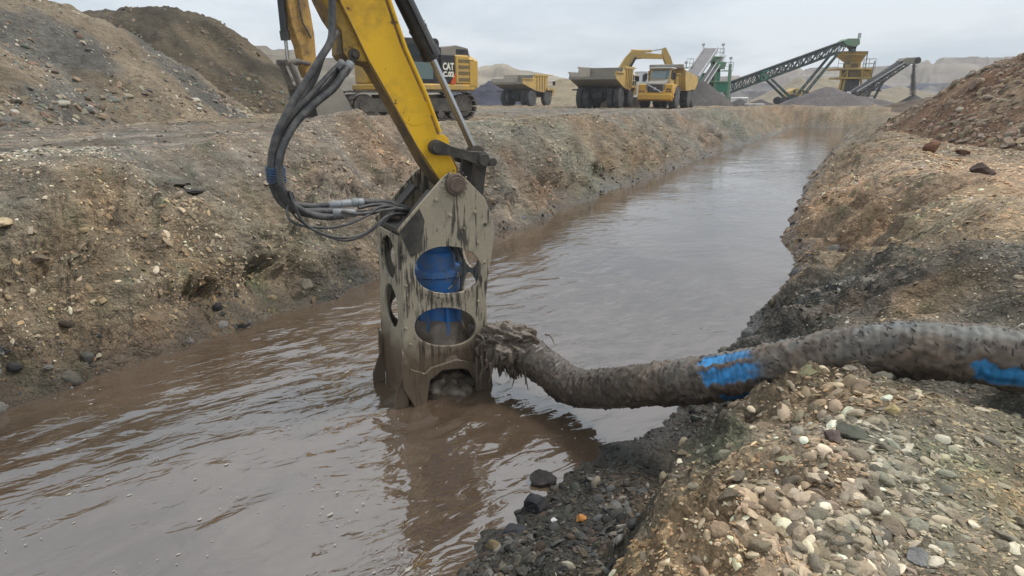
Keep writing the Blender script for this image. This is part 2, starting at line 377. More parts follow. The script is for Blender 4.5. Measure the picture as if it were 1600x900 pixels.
def grid_mesh(name, X, Y, Z, closed=False, keep=None):
    nr, na = X.shape; co = np.stack([X, Y, Z], -1).reshape(-1, 3)
    i = np.arange(nr-1)[:, None]*na; jn = na if closed else na-1
    j = np.arange(jn)[None, :]; j2 = (j+1) % na
    q = np.stack([i+j, i+j2, i+na+j2, i+na+j], -1).reshape(-1, 4)
    if keep is not None:
        q = q[keep.reshape(-1)[q].any(1)]
        used = np.zeros(len(co), bool); used[q.reshape(-1)] = True; re = np.cumsum(used)-1; co = co[used]; q = re[q]
    else: used = None
    me = bpy.data.meshes.new(name); me.vertices.add(len(co)); me.vertices.foreach_set('co', co.astype(np.float32).ravel())
    me.loops.add(q.size); me.loops.foreach_set('vertex_index', q.astype(np.int32).ravel())
    me.polygons.add(len(q)); me.polygons.foreach_set('loop_start', np.arange(0, q.size, 4, dtype=np.int32))
    me.polygons.foreach_set('use_smooth', np.ones(len(q), bool)); me.update(calc_edges=True)
    return me, used
def set_attr(me, name, arr, typ='FLOAT_COLOR'):
    a = me.attributes.new(name, typ, 'POINT')
    if typ == 'FLOAT_COLOR':
        d = np.ones((len(arr), 4), np.float32); d[:, :3] = arr; a.data.foreach_set('color', d.ravel())
    else: a.data.foreach_set('value', np.asarray(arr, np.float32))
def seq(*segs):
    out = [segs[0][0]]
    for a, b, st in segs:
        n = max(1, int(round(math.log(b/a)/st))); out += list(a*np.exp(np.log(b/a)*np.arange(1, n+1)/n))
    return np.array(out)

def soil_material(name='soil', dusty=1.):
    m = Mat(name); at = m.node('ShaderNodeAttribute', attribute_name='col'); aw = m.node('ShaderNodeAttribute', attribute_name='wet')
    v = m.coord('Object')
    n1 = m.noise(v, 7, 8, .68); n2 = m.noise(v, 60, 4, .6)
    vo = m.node('ShaderNodeTexVoronoi'); vo.inputs['Scale'].default_value = 38; m.l(m.mix(.06, v, m.node('ShaderNodeTexNoise').outputs[1], 'ADD'), vo.inputs['Vector'])
    vb = m.node('ShaderNodeTexVoronoi'); vb.inputs['Scale'].default_value = 15; m.l(v, vb.inputs['Vector'])
    f = m.ramp(n1, [(.25, .66), (.5, 1.0), (.78, 1.38)])
    c = m.mix(1, at.outputs[0], f, 'MULTIPLY')
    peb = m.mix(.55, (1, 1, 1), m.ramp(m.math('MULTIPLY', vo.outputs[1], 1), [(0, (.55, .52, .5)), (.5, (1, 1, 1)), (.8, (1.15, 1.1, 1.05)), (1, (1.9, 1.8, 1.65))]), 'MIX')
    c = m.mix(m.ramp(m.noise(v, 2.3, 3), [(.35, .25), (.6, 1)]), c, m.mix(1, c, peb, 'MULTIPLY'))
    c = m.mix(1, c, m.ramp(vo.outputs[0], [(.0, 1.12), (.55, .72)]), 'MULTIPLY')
    h = m.math('ADD', m.math('MULTIPLY', n1, 1.1), m.math('ADD', m.math('MULTIPLY', vo.outputs[0], -.28), m.math('ADD', m.math('MULTIPLY', n2, .22), m.math('MULTIPLY', vb.outputs[0], -.4))))
    mr = m.node('ShaderNodeMapping'); mr.inputs['Rotation'].default_value = (0, 0, R(-29)); m.l(v, mr.inputs[0])
    ms = m.node('ShaderNodeMapping'); ms.inputs['Scale'].default_value = (.42, 1.15, 1.); m.l(mr.outputs[0], ms.inputs[0])
    vf = m.node('ShaderNodeTexVoronoi'); vf.inputs['Scale'].default_value = 9; vf.inputs['Randomness'].default_value = 1; m.l(ms.outputs[0], vf.inputs['Vector'])
    vt = m.mix(1, vf.outputs[1], (.6, .6, .6), 'MULTIPLY')
    h = m.math('ADD', h, m.math('MULTIPLY', m.math('ADD', m.math('MULTIPLY', vf.outputs[0], -.8), m.math('MULTIPLY', vf.outputs[1], .5)), 1.0))
    c = m.mix(1, c, m.ramp(vf.outputs[1], [(.1, .82), (.5, 1.0), (.9, 1.2)]), 'MULTIPLY')
    rgh = m.ramp(aw.outputs[2], [(0, .92), (1, .38)])
    return m.set(c, rgh, 0, m.bump(h, 1.0, .06), m.ramp(aw.outputs[2], [(0, .25), (1, .5)]))
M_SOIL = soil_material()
def build_ground():
    a = R(46); az = np.concatenate([np.linspace(-a, a, 680), np.linspace(a, 2*math.pi-a, 72)[1:-1]])
    r = seq((.6, 1.2, .03), (1.2, 6, .0058), (6, 16, .0040), (16, 45, .010), (45, 160, .02), (160, 750, .09))
    A, Rr = np.meshgrid(az, r); X = Rr*np.sin(A); Y = Rr*np.cos(A)
    Z = H(X, Y); c, wet = soil(X, Y, Z)
    Z = np.where(Rr > 150, 1.2-.0*Rr, Z)
    X2, Y2 = undercut(X, Y, Z)
    me, _ = grid_mesh('ground', X2, Y2, Z, closed=True)
    set_attr(me, 'col', c.reshape(-1, 3)); set_attr(me, 'wet', wet.ravel(), 'FLOAT')
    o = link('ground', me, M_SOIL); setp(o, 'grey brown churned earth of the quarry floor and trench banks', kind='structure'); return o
GROUND = build_ground()
def build_hole_cap(): pass

# ---------------------------------------------------------------- water
def build_water():
    m = Mat('muddy_water'); v = m.coord('Object')
    mp = m.node('ShaderNodeMapping'); mp.inputs['Rotation'].default_value = (0, 0, R(58)); m.l(v, mp.inputs[0]); t = mp.outputs[0]
    mp2 = m.node('ShaderNodeMapping'); mp2.inputs['Scale'].default_value = (1.0, .42, 1); m.l(t, mp2.inputs[0])
    silt = m.ramp(m.noise(v, .7, 5, .6, .8), [(.3, (.066, .044, .028)), (.7, (.102, .071, .048))])
    h1 = m.noise(mp2.outputs[0], 2.6, 2, .45, 1.2)
    h2 = m.noise(mp2.outputs[0], 8.5, 2, .45, 1.4)
    h3 = m.noise(v, 26, 3, .55, .4)
    calm = m.ramp(m.noise(v, .45, 3, .5, .5), [(.35, .3), (.65, 1.0)])
    h = m.math('ADD', m.math('MULTIPLY', h1, 1.0), m.math('ADD', m.math('MULTIPLY', h2, .36), m.math('MULTIPLY', h3, .02)))
    m.set(silt, .028, 0, m.bump(m.math('MULTIPLY', h, m.math('MULTIPLY', calm, m.node('ShaderNodeAttribute', attribute_name='chop').outputs[2])), .7, .05), .5); m.p.inputs['IOR'].default_value = 2.35
    D = Vector((.482, .876, 0)); Nn = Vector((.876, -.482, 0))
    s = seq((1., 4, .06), (4, 17, .0062), (17, 80, .03))-7.; w = np.linspace(-8.6, .6, 220)
    Wd, S = np.meshgrid(w, s); X = D.x*S+Nn.x*Wd; Y = D.y*S+Nn.y*Wd
    def ring(cx, cy, f, dec, amp): d = np.hypot(X-cx, Y-cy); return amp*np.sin(d*f)*np.exp(-d/dec)
    near = sst(13, 9, S); wa = S+.30*Wd; wb = Wd-.25*S
    Z = near*(.009*fbm(wa*1.7+gn(S*.7, Wd*.7, 7), wb*3.2, 2, 91)+.0045*fbm(wa*4.8+2*gn(S, Wd, 5), wb*6.8+gn(S*2, Wd*2, 6), 3, 92)*(.4+sst(-.2, .3, fbm(S*.6, Wd*.6, 2, 93))))
    for (cx, cy, a_, f_, de) in ((-.95, 5.5, .012, 34, .55), (-.45, 6.0, .010, 30, .5), (.05, 5.75, .012, 38, .35), (.62, 5.35, .006, 42, .3)): Z = Z+ring(cx, cy, f_*(1+.05*gn(X*2, Y*2, 95)), de, a_)*(1+.8*fbm(X*3, Y*3, 2, 94))
    dp = np.hypot(X+.45, Y-5.75); Z = Z+.022*np.exp(-(dp/.75)**2)*ridge(X*4.5, Y*4.5, 3, 96)+.010*np.exp(-(dp/1.3)**2)*fbm(X*7, Y*7, 3, 97)
    me, _ = grid_mesh('water', X, Y, Z); set_attr(me, 'chop', (.42+.58*sst(11, 6, S)).ravel(), 'FLOAT')
    return setp(link('water', me, m.m), 'brown muddy water filling the trench', kind='structure')
# ---------------------------------------------------------------- stones
def ico(sub):
    t = (1+5**.5)/2
    v = [(-1, t, 0), (1, t, 0), (-1, -t, 0), (1, -t, 0), (0, -1, t), (0, 1, t), (0, -1, -t), (0, 1, -t), (t, 0, -1), (t, 0, 1), (-t, 0, -1), (-t, 0, 1)]
    f = [(0, 11, 5), (0, 5, 1), (0, 1, 7), (0, 7, 10), (0, 10, 11), (1, 5, 9), (5, 11, 4), (11, 10, 2), (10, 7, 6), (7, 1, 8), (3, 9, 4), (3, 4, 2), (3, 2, 6), (3, 6, 8), (3, 8, 9), (4, 9, 5), (2, 4, 11), (6, 2, 10), (8, 6, 7), (9, 8, 1)]
    v = [Vector(a).normalized() for a in v]
    for _ in range(sub):
        mid = {}; nf = []
        def md(a, b):
            k = (min(a, b), max(a, b))
            if k not in mid: mid[k] = len(v); v.append(((v[a]+v[b])/2).normalized())
            return mid[k]
        for a, b, c in f:
            x, y, z = md(a, b), md(b, c), md(c, a); nf += [(a, x, z), (b, y, x), (c, z, y), (x, y, z)]
        f = nf
    return np.array([tuple(a) for a in v]), np.array(f)
def stone_variant(sub, seed, angular):
    rs = np.random.RandomState(seed); v, f = ico(sub)
    v = v.copy()
    for _ in range(9 if angular else 5):        # chop by random planes: worn facets
        n = rs.normal(size=3); n /= np.linalg.norm(n); d = rs.uniform(.5, .85) if angular else rs.uniform(.72, .92)
        k = v@n; v -= np.outer(np.clip(k-d, 0, None), n)*(1. if angular else .8)
    n = fbm(v[:, 0]*1.3+seed, v[:, 1]*1.3+v[:, 2], 2, seed); v *= (1+.13*n)[:, None]
    v *= np.array([1, rs.uniform(.6, .92), rs.uniform(.3, .55) if angular else rs.uniform(.38, .68)])
    return v, f
PAL = np.array([L3(146, 134, 116), L3(128, 120, 108), L3(150, 130, 106), L3(118, 100, 84), L3(138, 114, 98), L3(120, 120, 112), L3(108, 112, 98), L3(96, 94, 90), L3(168, 156, 136), L3(186, 178, 162), L3(132, 118, 96), L3(112, 98, 84)])
DARKP = np.array([L3(74, 72, 70), L3(92, 92, 90), L3(64, 62, 60), L3(108, 106, 102), L3(84, 80, 72), L3(98, 84, 72), L3(124, 120, 112)])
def stone_mat(attr):
    m = Mat('stone_'+('mixed' if attr else 'single')); v = m.coord('Object')
    if attr: src = m.node('ShaderNodeAttribute', attribute_name='col').outputs[0]; sc = 1
    else: src = m.node('ShaderNodeObjectInfo').outputs[1]; sc = 1
    g = m.noise(m.coord('Object') if attr else m.coord('Object'), 22 if attr else 2.2, 6, .7)
    c = m.mix(1, src, m.ramp(g, [(.3, .68), (.55, 1.02), (.75, 1.3)]), 'MULTIPLY')
    if not attr: 
        k = m.ramp(m.noise(v, 1.1, 5, .7, .5), [(.5, 0), (.62, .5)]); c = m.mix(k, c, (.17, .13, .09))
    return m.set(c, .85, 0, m.bump(g, .5, .01 if attr else .12), .25)
M_STN, M_STN1 = stone_mat(True), stone_mat(False)
VAR_S = [stone_variant(1, 100+i, i % 4 != 0) for i in range(10)]
VAR_T = [stone_variant(0, 200+i, True) for i in range(8)]
VAR_B = []
for i in range(16):
    v, f = stone_variant(2, 300+i, i % 4 != 0); me = bpy.data.meshes.new('stone'); me.from_pydata(v.tolist(), [], f.tolist())
    me.materials.append(M_STN1); me.polygons.foreach_set('use_smooth', np.ones(len(f), bool)); me.set_sharp_from_angle(angle=R(28)); VAR_B.append(me)
def rotmats(n, rs, tilt=.35, nrm=None, align=None):
    yaw = rs.uniform(0, 2*np.pi, n) if align is None else rs.normal(size=n)*.45; cz, sz = np.cos(yaw), np.sin(yaw); o = np.zeros(n); e = np.ones(n)
    Rz = np.stack([np.stack([cz, -sz, o], -1), np.stack([sz, cz, o], -1), np.stack([o, o, e], -1)], 1)
    nn = nrm+rs.normal(size=(n, 3))*tilt; nn /= np.linalg.norm(nn, axis=1)[:, None]
    t1 = np.cross(nn, np.array([0, 1, 0.01])) if align is None else np.cross(np.cross(nn, np.array(align)), nn); t1 /= np.linalg.norm(t1, axis=1)[:, None]; t2 = np.cross(nn, t1)
    B = np.stack([t1, t2, nn], -1); return B@Rz
def scatter(Hf, n, az, rr, dens, size, pal, parent, seed, nind=300, tilt=.3, name='stone', sub1_px=8, sink=.04, tintfn=None, align=None, shape=None, sname='gravel'):
    rs = np.random.RandomState(seed)
    A = rs.uniform(R(az[0]), R(az[1]), n); r = np.exp(rs.uniform(math.log(rr[0]), math.log(rr[1]), n))
    x, y = r*np.sin(A), r*np.cos(A); z = Hf(x, y)
    d = dens(x, y, z, r); keep = rs.uniform(size=n) < d; x, y, z, r = x[keep], y[keep], z[keep], r[keep]; n = len(x)
    e = .04; zx = (Hf(x+e, y)-Hf(x-e, y))/(2*e); zy = (Hf(x, y+e)-Hf(x, y-e))/(2*e)
    nrm = np.stack([-zx, -zy, np.ones(n)], -1); nrm /= np.linalg.norm(nrm, axis=1)[:, None]
    s = size(x, y, z, r, rs)
    c = pal[rs.randint(0, len(pal), n)]*rs.uniform(.7, 1.25, (n, 1))*rs.uniform(.95, 1.05, (n, 3))
    if tintfn is not None: c = tintfn(x, y, z, c, rs)
    RM = rotmats(n, rs, tilt, nrm, align); xu, yu = undercut(x, y, z) if parent is GROUND else (x, y)
    P = np.stack([xu, yu, z], -1)+nrm*(s*sink)[:, None]
    order = np.argsort(-s/np.hypot(r, 1.5)); ind = order[:nind]; rest = order[nind:]
    for i in ind:
        o = bpy.data.objects.new(name, VAR_B[rs.randint(len(VAR_B))]); COL.objects.link(o); o.parent = parent
        M = Matrix([list(RM[i][k]*s[i])+[P[i][k]] for k in range(3)]+[[0, 0, 0, 1]]); o.matrix_world = M; o.matrix_local = parent.matrix_world.inverted() @ M
        o.color = (*c[i], 1)
    VV, FF, CC = [], [], []; off = 0
    big = (s[rest]/np.hypot(r[rest], 1.2)*1000) > sub1_px
    for grp, var in ((rest[big], VAR_S), (rest[~big], VAR_T)):
        which = rs.randint(0, len(var), len(grp))
        for k, (tv, tf) in enumerate(var):
            g = grp[which == k]
            if not len(g): continue
            vv = np.einsum('nij,vj->nvi', RM[g]*s[g][:, None, None], tv if shape is None else tv*np.array(shape))+P[g][:, None, :]
            ff = tf[None]+(np.arange(len(g))*len(tv))[:, None, None]+off
            VV.append(vv.reshape(-1, 3)); FF.append(ff.reshape(-1, 3)); CC.append(np.repeat(c[g], len(tv), 0)); off += len(g)*len(tv)
    if VV:
        V = np.concatenate(VV); Fa = np.concatenate(FF).astype(np.int32); me = bpy.data.meshes.new('gravel')
        me.vertices.add(len(V)); me.vertices.foreach_set('co', V.astype(np.float32).ravel())
        me.loops.add(Fa.size); me.loops.foreach_set('vertex_index', Fa.ravel()); me.polygons.add(len(Fa))
        me.polygons.foreach_set('loop_start', np.arange(0, Fa.size, 3, dtype=np.int32))
        me.polygons.foreach_set('use_smooth', np.ones(len(Fa), bool)); me.update(calc_edges=True); set_attr(me, 'col', np.concatenate(CC))
        me.set_sharp_from_angle(angle=R(32))
        o = link(sname, me, M_STN, parent); o.matrix_local = parent.matrix_world.inverted(); setp(o, kind='stuff')
        print(name, 'stuff tris', len(Fa), 'stones', n)
def wsof(x, y): return .876*x-.482*y, .482*x+.876*y
GPATCH = [(1275, 780, 1.3, .42, 1.), (1215, 860, 1.25, .28, .9), (1300, 640, 1.25, .45, 1.), (1380, 600, 1.3, .3, 1.), (1430, 800, 1.3, .3, .5), (1330, 850, 1.3, .3, 1), (1560, 680, 1.3, .15, .5), (1500, 720, 1.3, .12, .6),
  (900, 720, .15, .35, .8), (880, 840, .1, .5, 1), (780, 880, .05, .3, .8), (980, 780, .15, .4, .7), (1080, 680, .2, .4, .35),
  (60, 270, 1.9, .8, 2.), (120, 255, 2.0, .5, 1.6), (330, 370, 1.2, .7, 1.6), (370, 420, .8, .5, 1.8), (80, 490, .6, .45, 2.), (30, 530, .5, .4, 1.8), (250, 420, .9, .5, .8), (470, 290, 1.6, .6, .9), (200, 270, 1.9, .7, .7), (300, 270, 1.9, .5, .5), (420, 470, .3, .6, .5), (330, 340, 1.5, .6, .5),
  (1450, 250, 1.5, 2.2, .9), (1560, 230, 1.5, 2, 1), (1400, 490, 1.3, .8, .6), (1500, 480, 1.4, .8, .6), (1350, 300, 1.2, 1.5, .4), (1440, 430, 1.4, 1, .5), (1230, 500, .4, .9, .5), (1330, 400, 1., 1, .4), (600, 250, 1.6, 1, .3), (1300, 330, .9, 1, .4), (560, 215, 1.9, .7, .5), (860, 250, 1., 1.5, .15)]
GP = [(on_z(a, b, c), d, e) for a, b, c, d, e in GPATCH]
BARE = [(1010, 850, 1.1, .22), (1080, 800, 1.15, .22), (1130, 730, 1.15, .22), (1180, 680, 1.15, .2), (1090, 700, .6, .3), (960, 690, .15, .35), (1040, 660, .15, .35), (1050, 870, 1.2, .15)]
def gdens(x, y, z, r):
    w, s = wsof(x, y); d = .05+.2*np.clip(fbm(x*.9, y*.9, 3, 301)+.1, 0, 1)
    for p, rad, k in GP:
        g = np.exp(-(((x-p.x)**2+(y-p.y)**2)/(rad*rad))**1.3); d = d+k*g*(.16+.84*sst(-.12, .35, fbm(x*2.2, y*2.2, 3, 302)))
    for a_, b_, z_, rd in BARE: p = on_z(a_, b_, z_); d = d*(1-.88*np.exp(-((x-p.x)**2+(y-p.y)**2)/rd**2))
    d = d*(z > .0); d = np.where((w > 1.8) & (s > 5) & (s < 14), d*.15+.02, d)
    ql = -6.8-w; d = d*np.where(ql > 3.3, .3, 1)
    return np.clip(d, 0, 1)
def gsize(x, y, z, r, rs):
    n = len(x); s = np.exp(rs.normal(math.log(.0105), .62, n)); big = rs.uniform(size=n) < .007; s = np.where(big, rs.uniform(.026, .05, n), s)
    w, S = wsof(x, y); on = sst(-.3, .3, fbm(x*.5, y*.5, 2, 303)); s = s*(.75+.5*on)*np.where(w < -4, np.where((x < -5.6) & (z > 1.3), 1.8, 1.15), 1)*np.where((x > 1.9) & (S < 6), .7, 1)
    s = np.maximum(s, .0019*r)*np.where(r > 9, 1.15, 1); 
    return np.clip(s, .007, np.minimum(.036+.005*r, .11))
def gtint(x, y, z, c, rs):
    sc, wet = soil(x, y, z); k = .6
    lum = c.mean(1, keepdims=True); c = 1.14*(c*(1-k)+k*sc*1.25*(lum/.19))
    w, s = wsof(x, y); dark = (s < 5.6) & (w < -.75) & (z < .5)
    dk = DARKP[rs.randint(0, len(DARKP), len(x))]*rs.uniform(.45, 1.15, (len(x), 1)); c = np.where(dark[:, None] & (rs.uniform(size=(len(x), 1)) < .8), dk, c)
    return np.clip(c*(1-.35*wet[:, None]), .01, .75)
scatter(H, 230000, (-42, 44), (1.5, 30), gdens, gsize, PAL, GROUND, 5, tintfn=gtint, shape=(1.1, .9, .85))

def cdens(x, y, z, r):
    w, s = wsof(x, y); d = .10+.95*sst(-.15, .35, fbm(x*1.1, y*1.1, 3, 321)); ql = -6.8-w
    for (a_, b_, z_, rd) in ((350, 390, 1.0, .75), (400, 340, 1.4, .5), (250, 330, 1.5, .5), (480, 240, 1.9, .6), (1480, 760, 1.3, .6), (1540, 860, 1.3, .4), (1400, 660, 1.3, .3)):
        p = on_z(a_, b_, z_); d = d+1.2*np.exp(-((x-p.x)**2+(y-p.y)**2)/rd**2)
    d = d*(z > .01)*np.where(ql > 3.2, .25, 1); return d*np.where((w > 1.9) & (s > 5), .25, 1)
def csize(x, y, z, r, rs): return np.clip(np.exp(rs.normal(math.log(.0042), .45, len(x)))*r**.85, .010, .085)
def ctint(x, y, z, c, rs):
    sc, wet = soil(x, y, z); return np.clip(sc*rs.uniform(.72, 1.4, (len(x), 1))*(1+.4*(c/c.mean()-1))*.95, .01, .7)
scatter(H, 105000, (-42, 43), (1.6, 34), cdens, csize, PAL, GROUND, 6, nind=0, tilt=.28, sub1_px=999, tintfn=ctint, align=(.876, -.482+.3, 0), shape=(1.08, .82, .55), sname='shale_flakes')
def edens(x, y, z, r): return (z > -.02)*(z < .32)*(.55+.6*gn(x*2, y*2, 331))*(r > 5)
def esize(x, y, z, r, rs): return np.clip(np.exp(rs.normal(math.log(.022), .6, len(x)))*(r/8)**.5*1.3, .012, .12)
scatter(H, 26000, (-42, 30), (4.5, 40), edens, esize, DARKP, GROUND, 8, nind=0, tilt=.5, sub1_px=9, tintfn=lambda x, y, z, c, rs: c*.8, shape=(1, 1, 1.3), sname='wet_clods')

# ---------------------------------------------------------------- spoil heaps (polar patches whose surface follows each heap)
def heap(name, label, P, Q, r0, run, hgt, col, az, rr, n, seed, rough=1., flat=.0, stones=None, col2=None, saz=None, srr=None):
    base = float(H(np.array([P[0]]), np.array([P[1]]))[0]) if True else 0
    def Hh(x, y):
        x = np.asarray(x, float); y = np.asarray(y, float)
        wx = x+.5*rough*fbm(x*.25+seed, y*.25, 3, seed); wy = y+.5*rough*fbm(x*.25, y*.25+seed, 3, seed+3)
        d = seg_dist(wx, wy, P, Q); t = np.clip(1-(d-r0)/run, -.2, 1.35)
        h = hgt*np.where(t < 1, t, 1+(t-1)*flat)
        h = h-.06*hgt*np.exp(-((t-1)/.12)**2)+rough*(.16*fbm(x*.6, y*.6, 4, seed+5, .55)+.05*fbm(x*3, y*3, 3, seed+8))*sst(-.05, .2, t)
        ang = np.arctan2(y-Q[1], x-Q[0]); h = h+rough*.12*ridge(ang*6, d*.12, 3, seed+9)*sst(0, .3, t)*sst(1.05, .6, t)
        h = h+rough*.09*clod(x, y, 2.4, seed+11)*sst(-.05, .15, t)
        return base+h-.05
    A, Rr = np.meshgrid(np.linspace(R(az[0]), R(az[1]), n[0]), np.exp(np.linspace(math.log(rr[0]), math.log(rr[1]), n[1])))
    X, Y = Rr*np.sin(A), Rr*np.cos(A); Z = Hh(X, Y); G = H(X, Y, False)
    me, used = grid_mesh(name, X, Y, Z, keep=(Z > G-.12))
    nn = fbm(X*.5, Y*.5, 5, seed+20); c = np.ones(X.shape+(3,))*L3(*col)
    if col2 is not None: k = sst(-.15, .25, fbm(X*.22+3, Y*.3, 3, seed+21))[..., None]; c = c*(1-k)+k*L3(*col2)
    c = c*(1+.35*nn)[..., None]; cc = c.reshape(-1, 3)[used]; set_attr(me, 'col', np.clip(cc, .01, .7)); set_attr(me, 'wet', np.zeros(len(cc)), 'FLOAT')
    o = link(name, me, M_SOIL); setp(o, label, kind='structure')
    if stones:
        cnt, smin, smax, pal, nind = stones
        def dens(x, y, z, r): return (z > H(x, y, False)+.05)*np.clip(.35+1.2*fbm(x*.4, y*.4, 3, seed+30)+.5*(z < base+.25*hgt), .05, 1)
        def size(x, y, z, r, rs): s = np.exp(rs.normal(math.log(smin), .5, len(x)))*np.where(z < base+.2*hgt, 1.35, 1); return np.clip(np.maximum(s, .0013*r), .01, smax)
        scatter(Hh, cnt, saz, srr, dens, size, pal, o, seed+1, nind=nind)
    return o, Hh
heap('spoil_heap', 'grey stony spoil heap rising at the far left of the haul road', (-24, 12), (-20.7, 27), 3.1, 6.4, 4.5, (138, 124, 104), (-97, -15), (13, 44), (480, 230), 11, saz=(-47, -15), srr=(13, 42), stones=(26000, .05, .22, PAL, 300), col2=(112, 108, 100), rough=1.1)
heap('spoil_heap', 'dark earth spoil heap behind the stony one on the left', (-31, 46), (-20.6, 40.5), 1.6, 8.4, 6.1, (104, 92, 74), (-52, -8), (26, 72), (280, 170), 23, saz=(-38, -8), srr=(26, 62), stones=(9000, .07, .2, PAL[[3, 6, 7, 10, 11]], 60), col2=(84, 76, 62), rough=1.2)
heap('spoil_heap', 'tall brown rubble heap on the right bank', (31.8, 20.6), (31.8, 20.7), .6, 16.9, 11.7, (142, 120, 96), (22, 94), (13, 60), (500, 320), 37, saz=(24, 47), srr=(13, 48), stones=(30000, .055, .24, PAL[[0, 2, 3, 2, 10, 11, 4]], 300), col2=(120, 90, 68), rough=1.0)
WATER = build_water()
# ---------------------------------------------------------------- metals, rubber
M_YEL = paint('yellow_paint', (.80, .46, .012), .42, dirt=(.30, .17, .04), amount=.42, dscale=1.6, fine=14, chips=5.5, chipcol=(.10, .045, .02))
M_YELD = paint('yellow_paint_shade_grime', (.33, .19, .03), .6, dirt=(.10, .075, .05), amount=.8, dscale=2.2)  # darkened yellow: shade of the stick underside put into the colour, with grime over it
M_STEEL = paint('dark_grimy_steel', (.045, .042, .036), .55, .3, dirt=(.13, .11, .09), amount=.6, dscale=4)
M_BLACK = paint('black_cylinder_paint', (.028, .028, .03), .45, 0, dirt=(.10, .09, .08), amount=.35, dscale=5)
M_CHROME = paint('chrome_rod', (.5, .5, .5), .17, 1, dirt=(.25, .24, .23), amount=.25, dscale=10, bump=.02)
M_HOSE = paint('black_rubber_hose', (.04, .04, .043), .55, dirt=(.16, .15, .135), amount=.5, dscale=7)
M_FIT = paint('grey_sleeve', (.24, .25, .26), .5, dirt=(.15, .14, .12), amount=.4, dscale=9)
M_BLUE = paint('blue_pump_paint', (.03, .15, .40), .4, dirt=(.14, .14, .14), amount=.5, dscale=4)
M_TAPE = paint('blue_tape', (.03, .09, .2), .6, dirt=(.05, .06, .08), amount=.7, dscale=14)
def mud_steel():
    m = Mat('muddy_steel_plate'); v = m.coord('Object'); g = m.node('ShaderNodeNewGeometry'); sp = m.node('ShaderNodeSeparateXYZ'); m.l(g.outputs[0], sp.inputs[0])
    mud = m.mix(m.noise(v, 6, 6, .65), (.28, .235, .165), (.40, .345, .255))
    drip = m.noise(m.coord('Object', (26, 26, 2.2)), 1, 5, .6, .5)
    lump = m.noise(v, 2.3, 5, .6)
    bare = m.ramp(m.math('ADD', m.math('MULTIPLY', drip, .55), m.math('MULTIPLY', lump, .45)), [(.515, 0), (.56, .92)])
    c = m.mix(bare, mud, (.045, .04, .034))
    wz = m.math('ADD', sp.outputs[2], m.math('MULTIPLY', m.noise(v, 5, 4), .5))
    wetk = m.ramp(wz, [(.72, 1), (1.08, 0)])
    c = m.mix(m.math('MULTIPLY', wetk, .9), c, (.105, .072, .046))
    r = m.ramp(wetk, [(0, .8), (1, .28)])
    speck = m.ramp(m.noise(v, 55, 3, .7), [(.66, 0), (.7, .8)]); c = m.mix(speck, c, (.06, .05, .04))
    h = m.math('ADD', m.math('MULTIPLY', bare, -.7), m.math('ADD', m.noise(v, 30, 5, .7), m.math('MULTIPLY', drip, .6)))
    return m.set(c, r, 0, m.bump(h, .7, .008))
M_MUDP = mud_steel()
def wet_mud():
    m = Mat('wet_mud'); v = m.coord('Object'); n = m.noise(v, 14, 6, .65)
    return m.set(m.mix(n, (.085, .062, .045), (.17, .135, .10)), m.ramp(n, [(.3, .18), (.7, .5)]), 0, m.bump(m.noise(v, 38, 5, .7), .8, .012))
M_MUD = wet_mud()

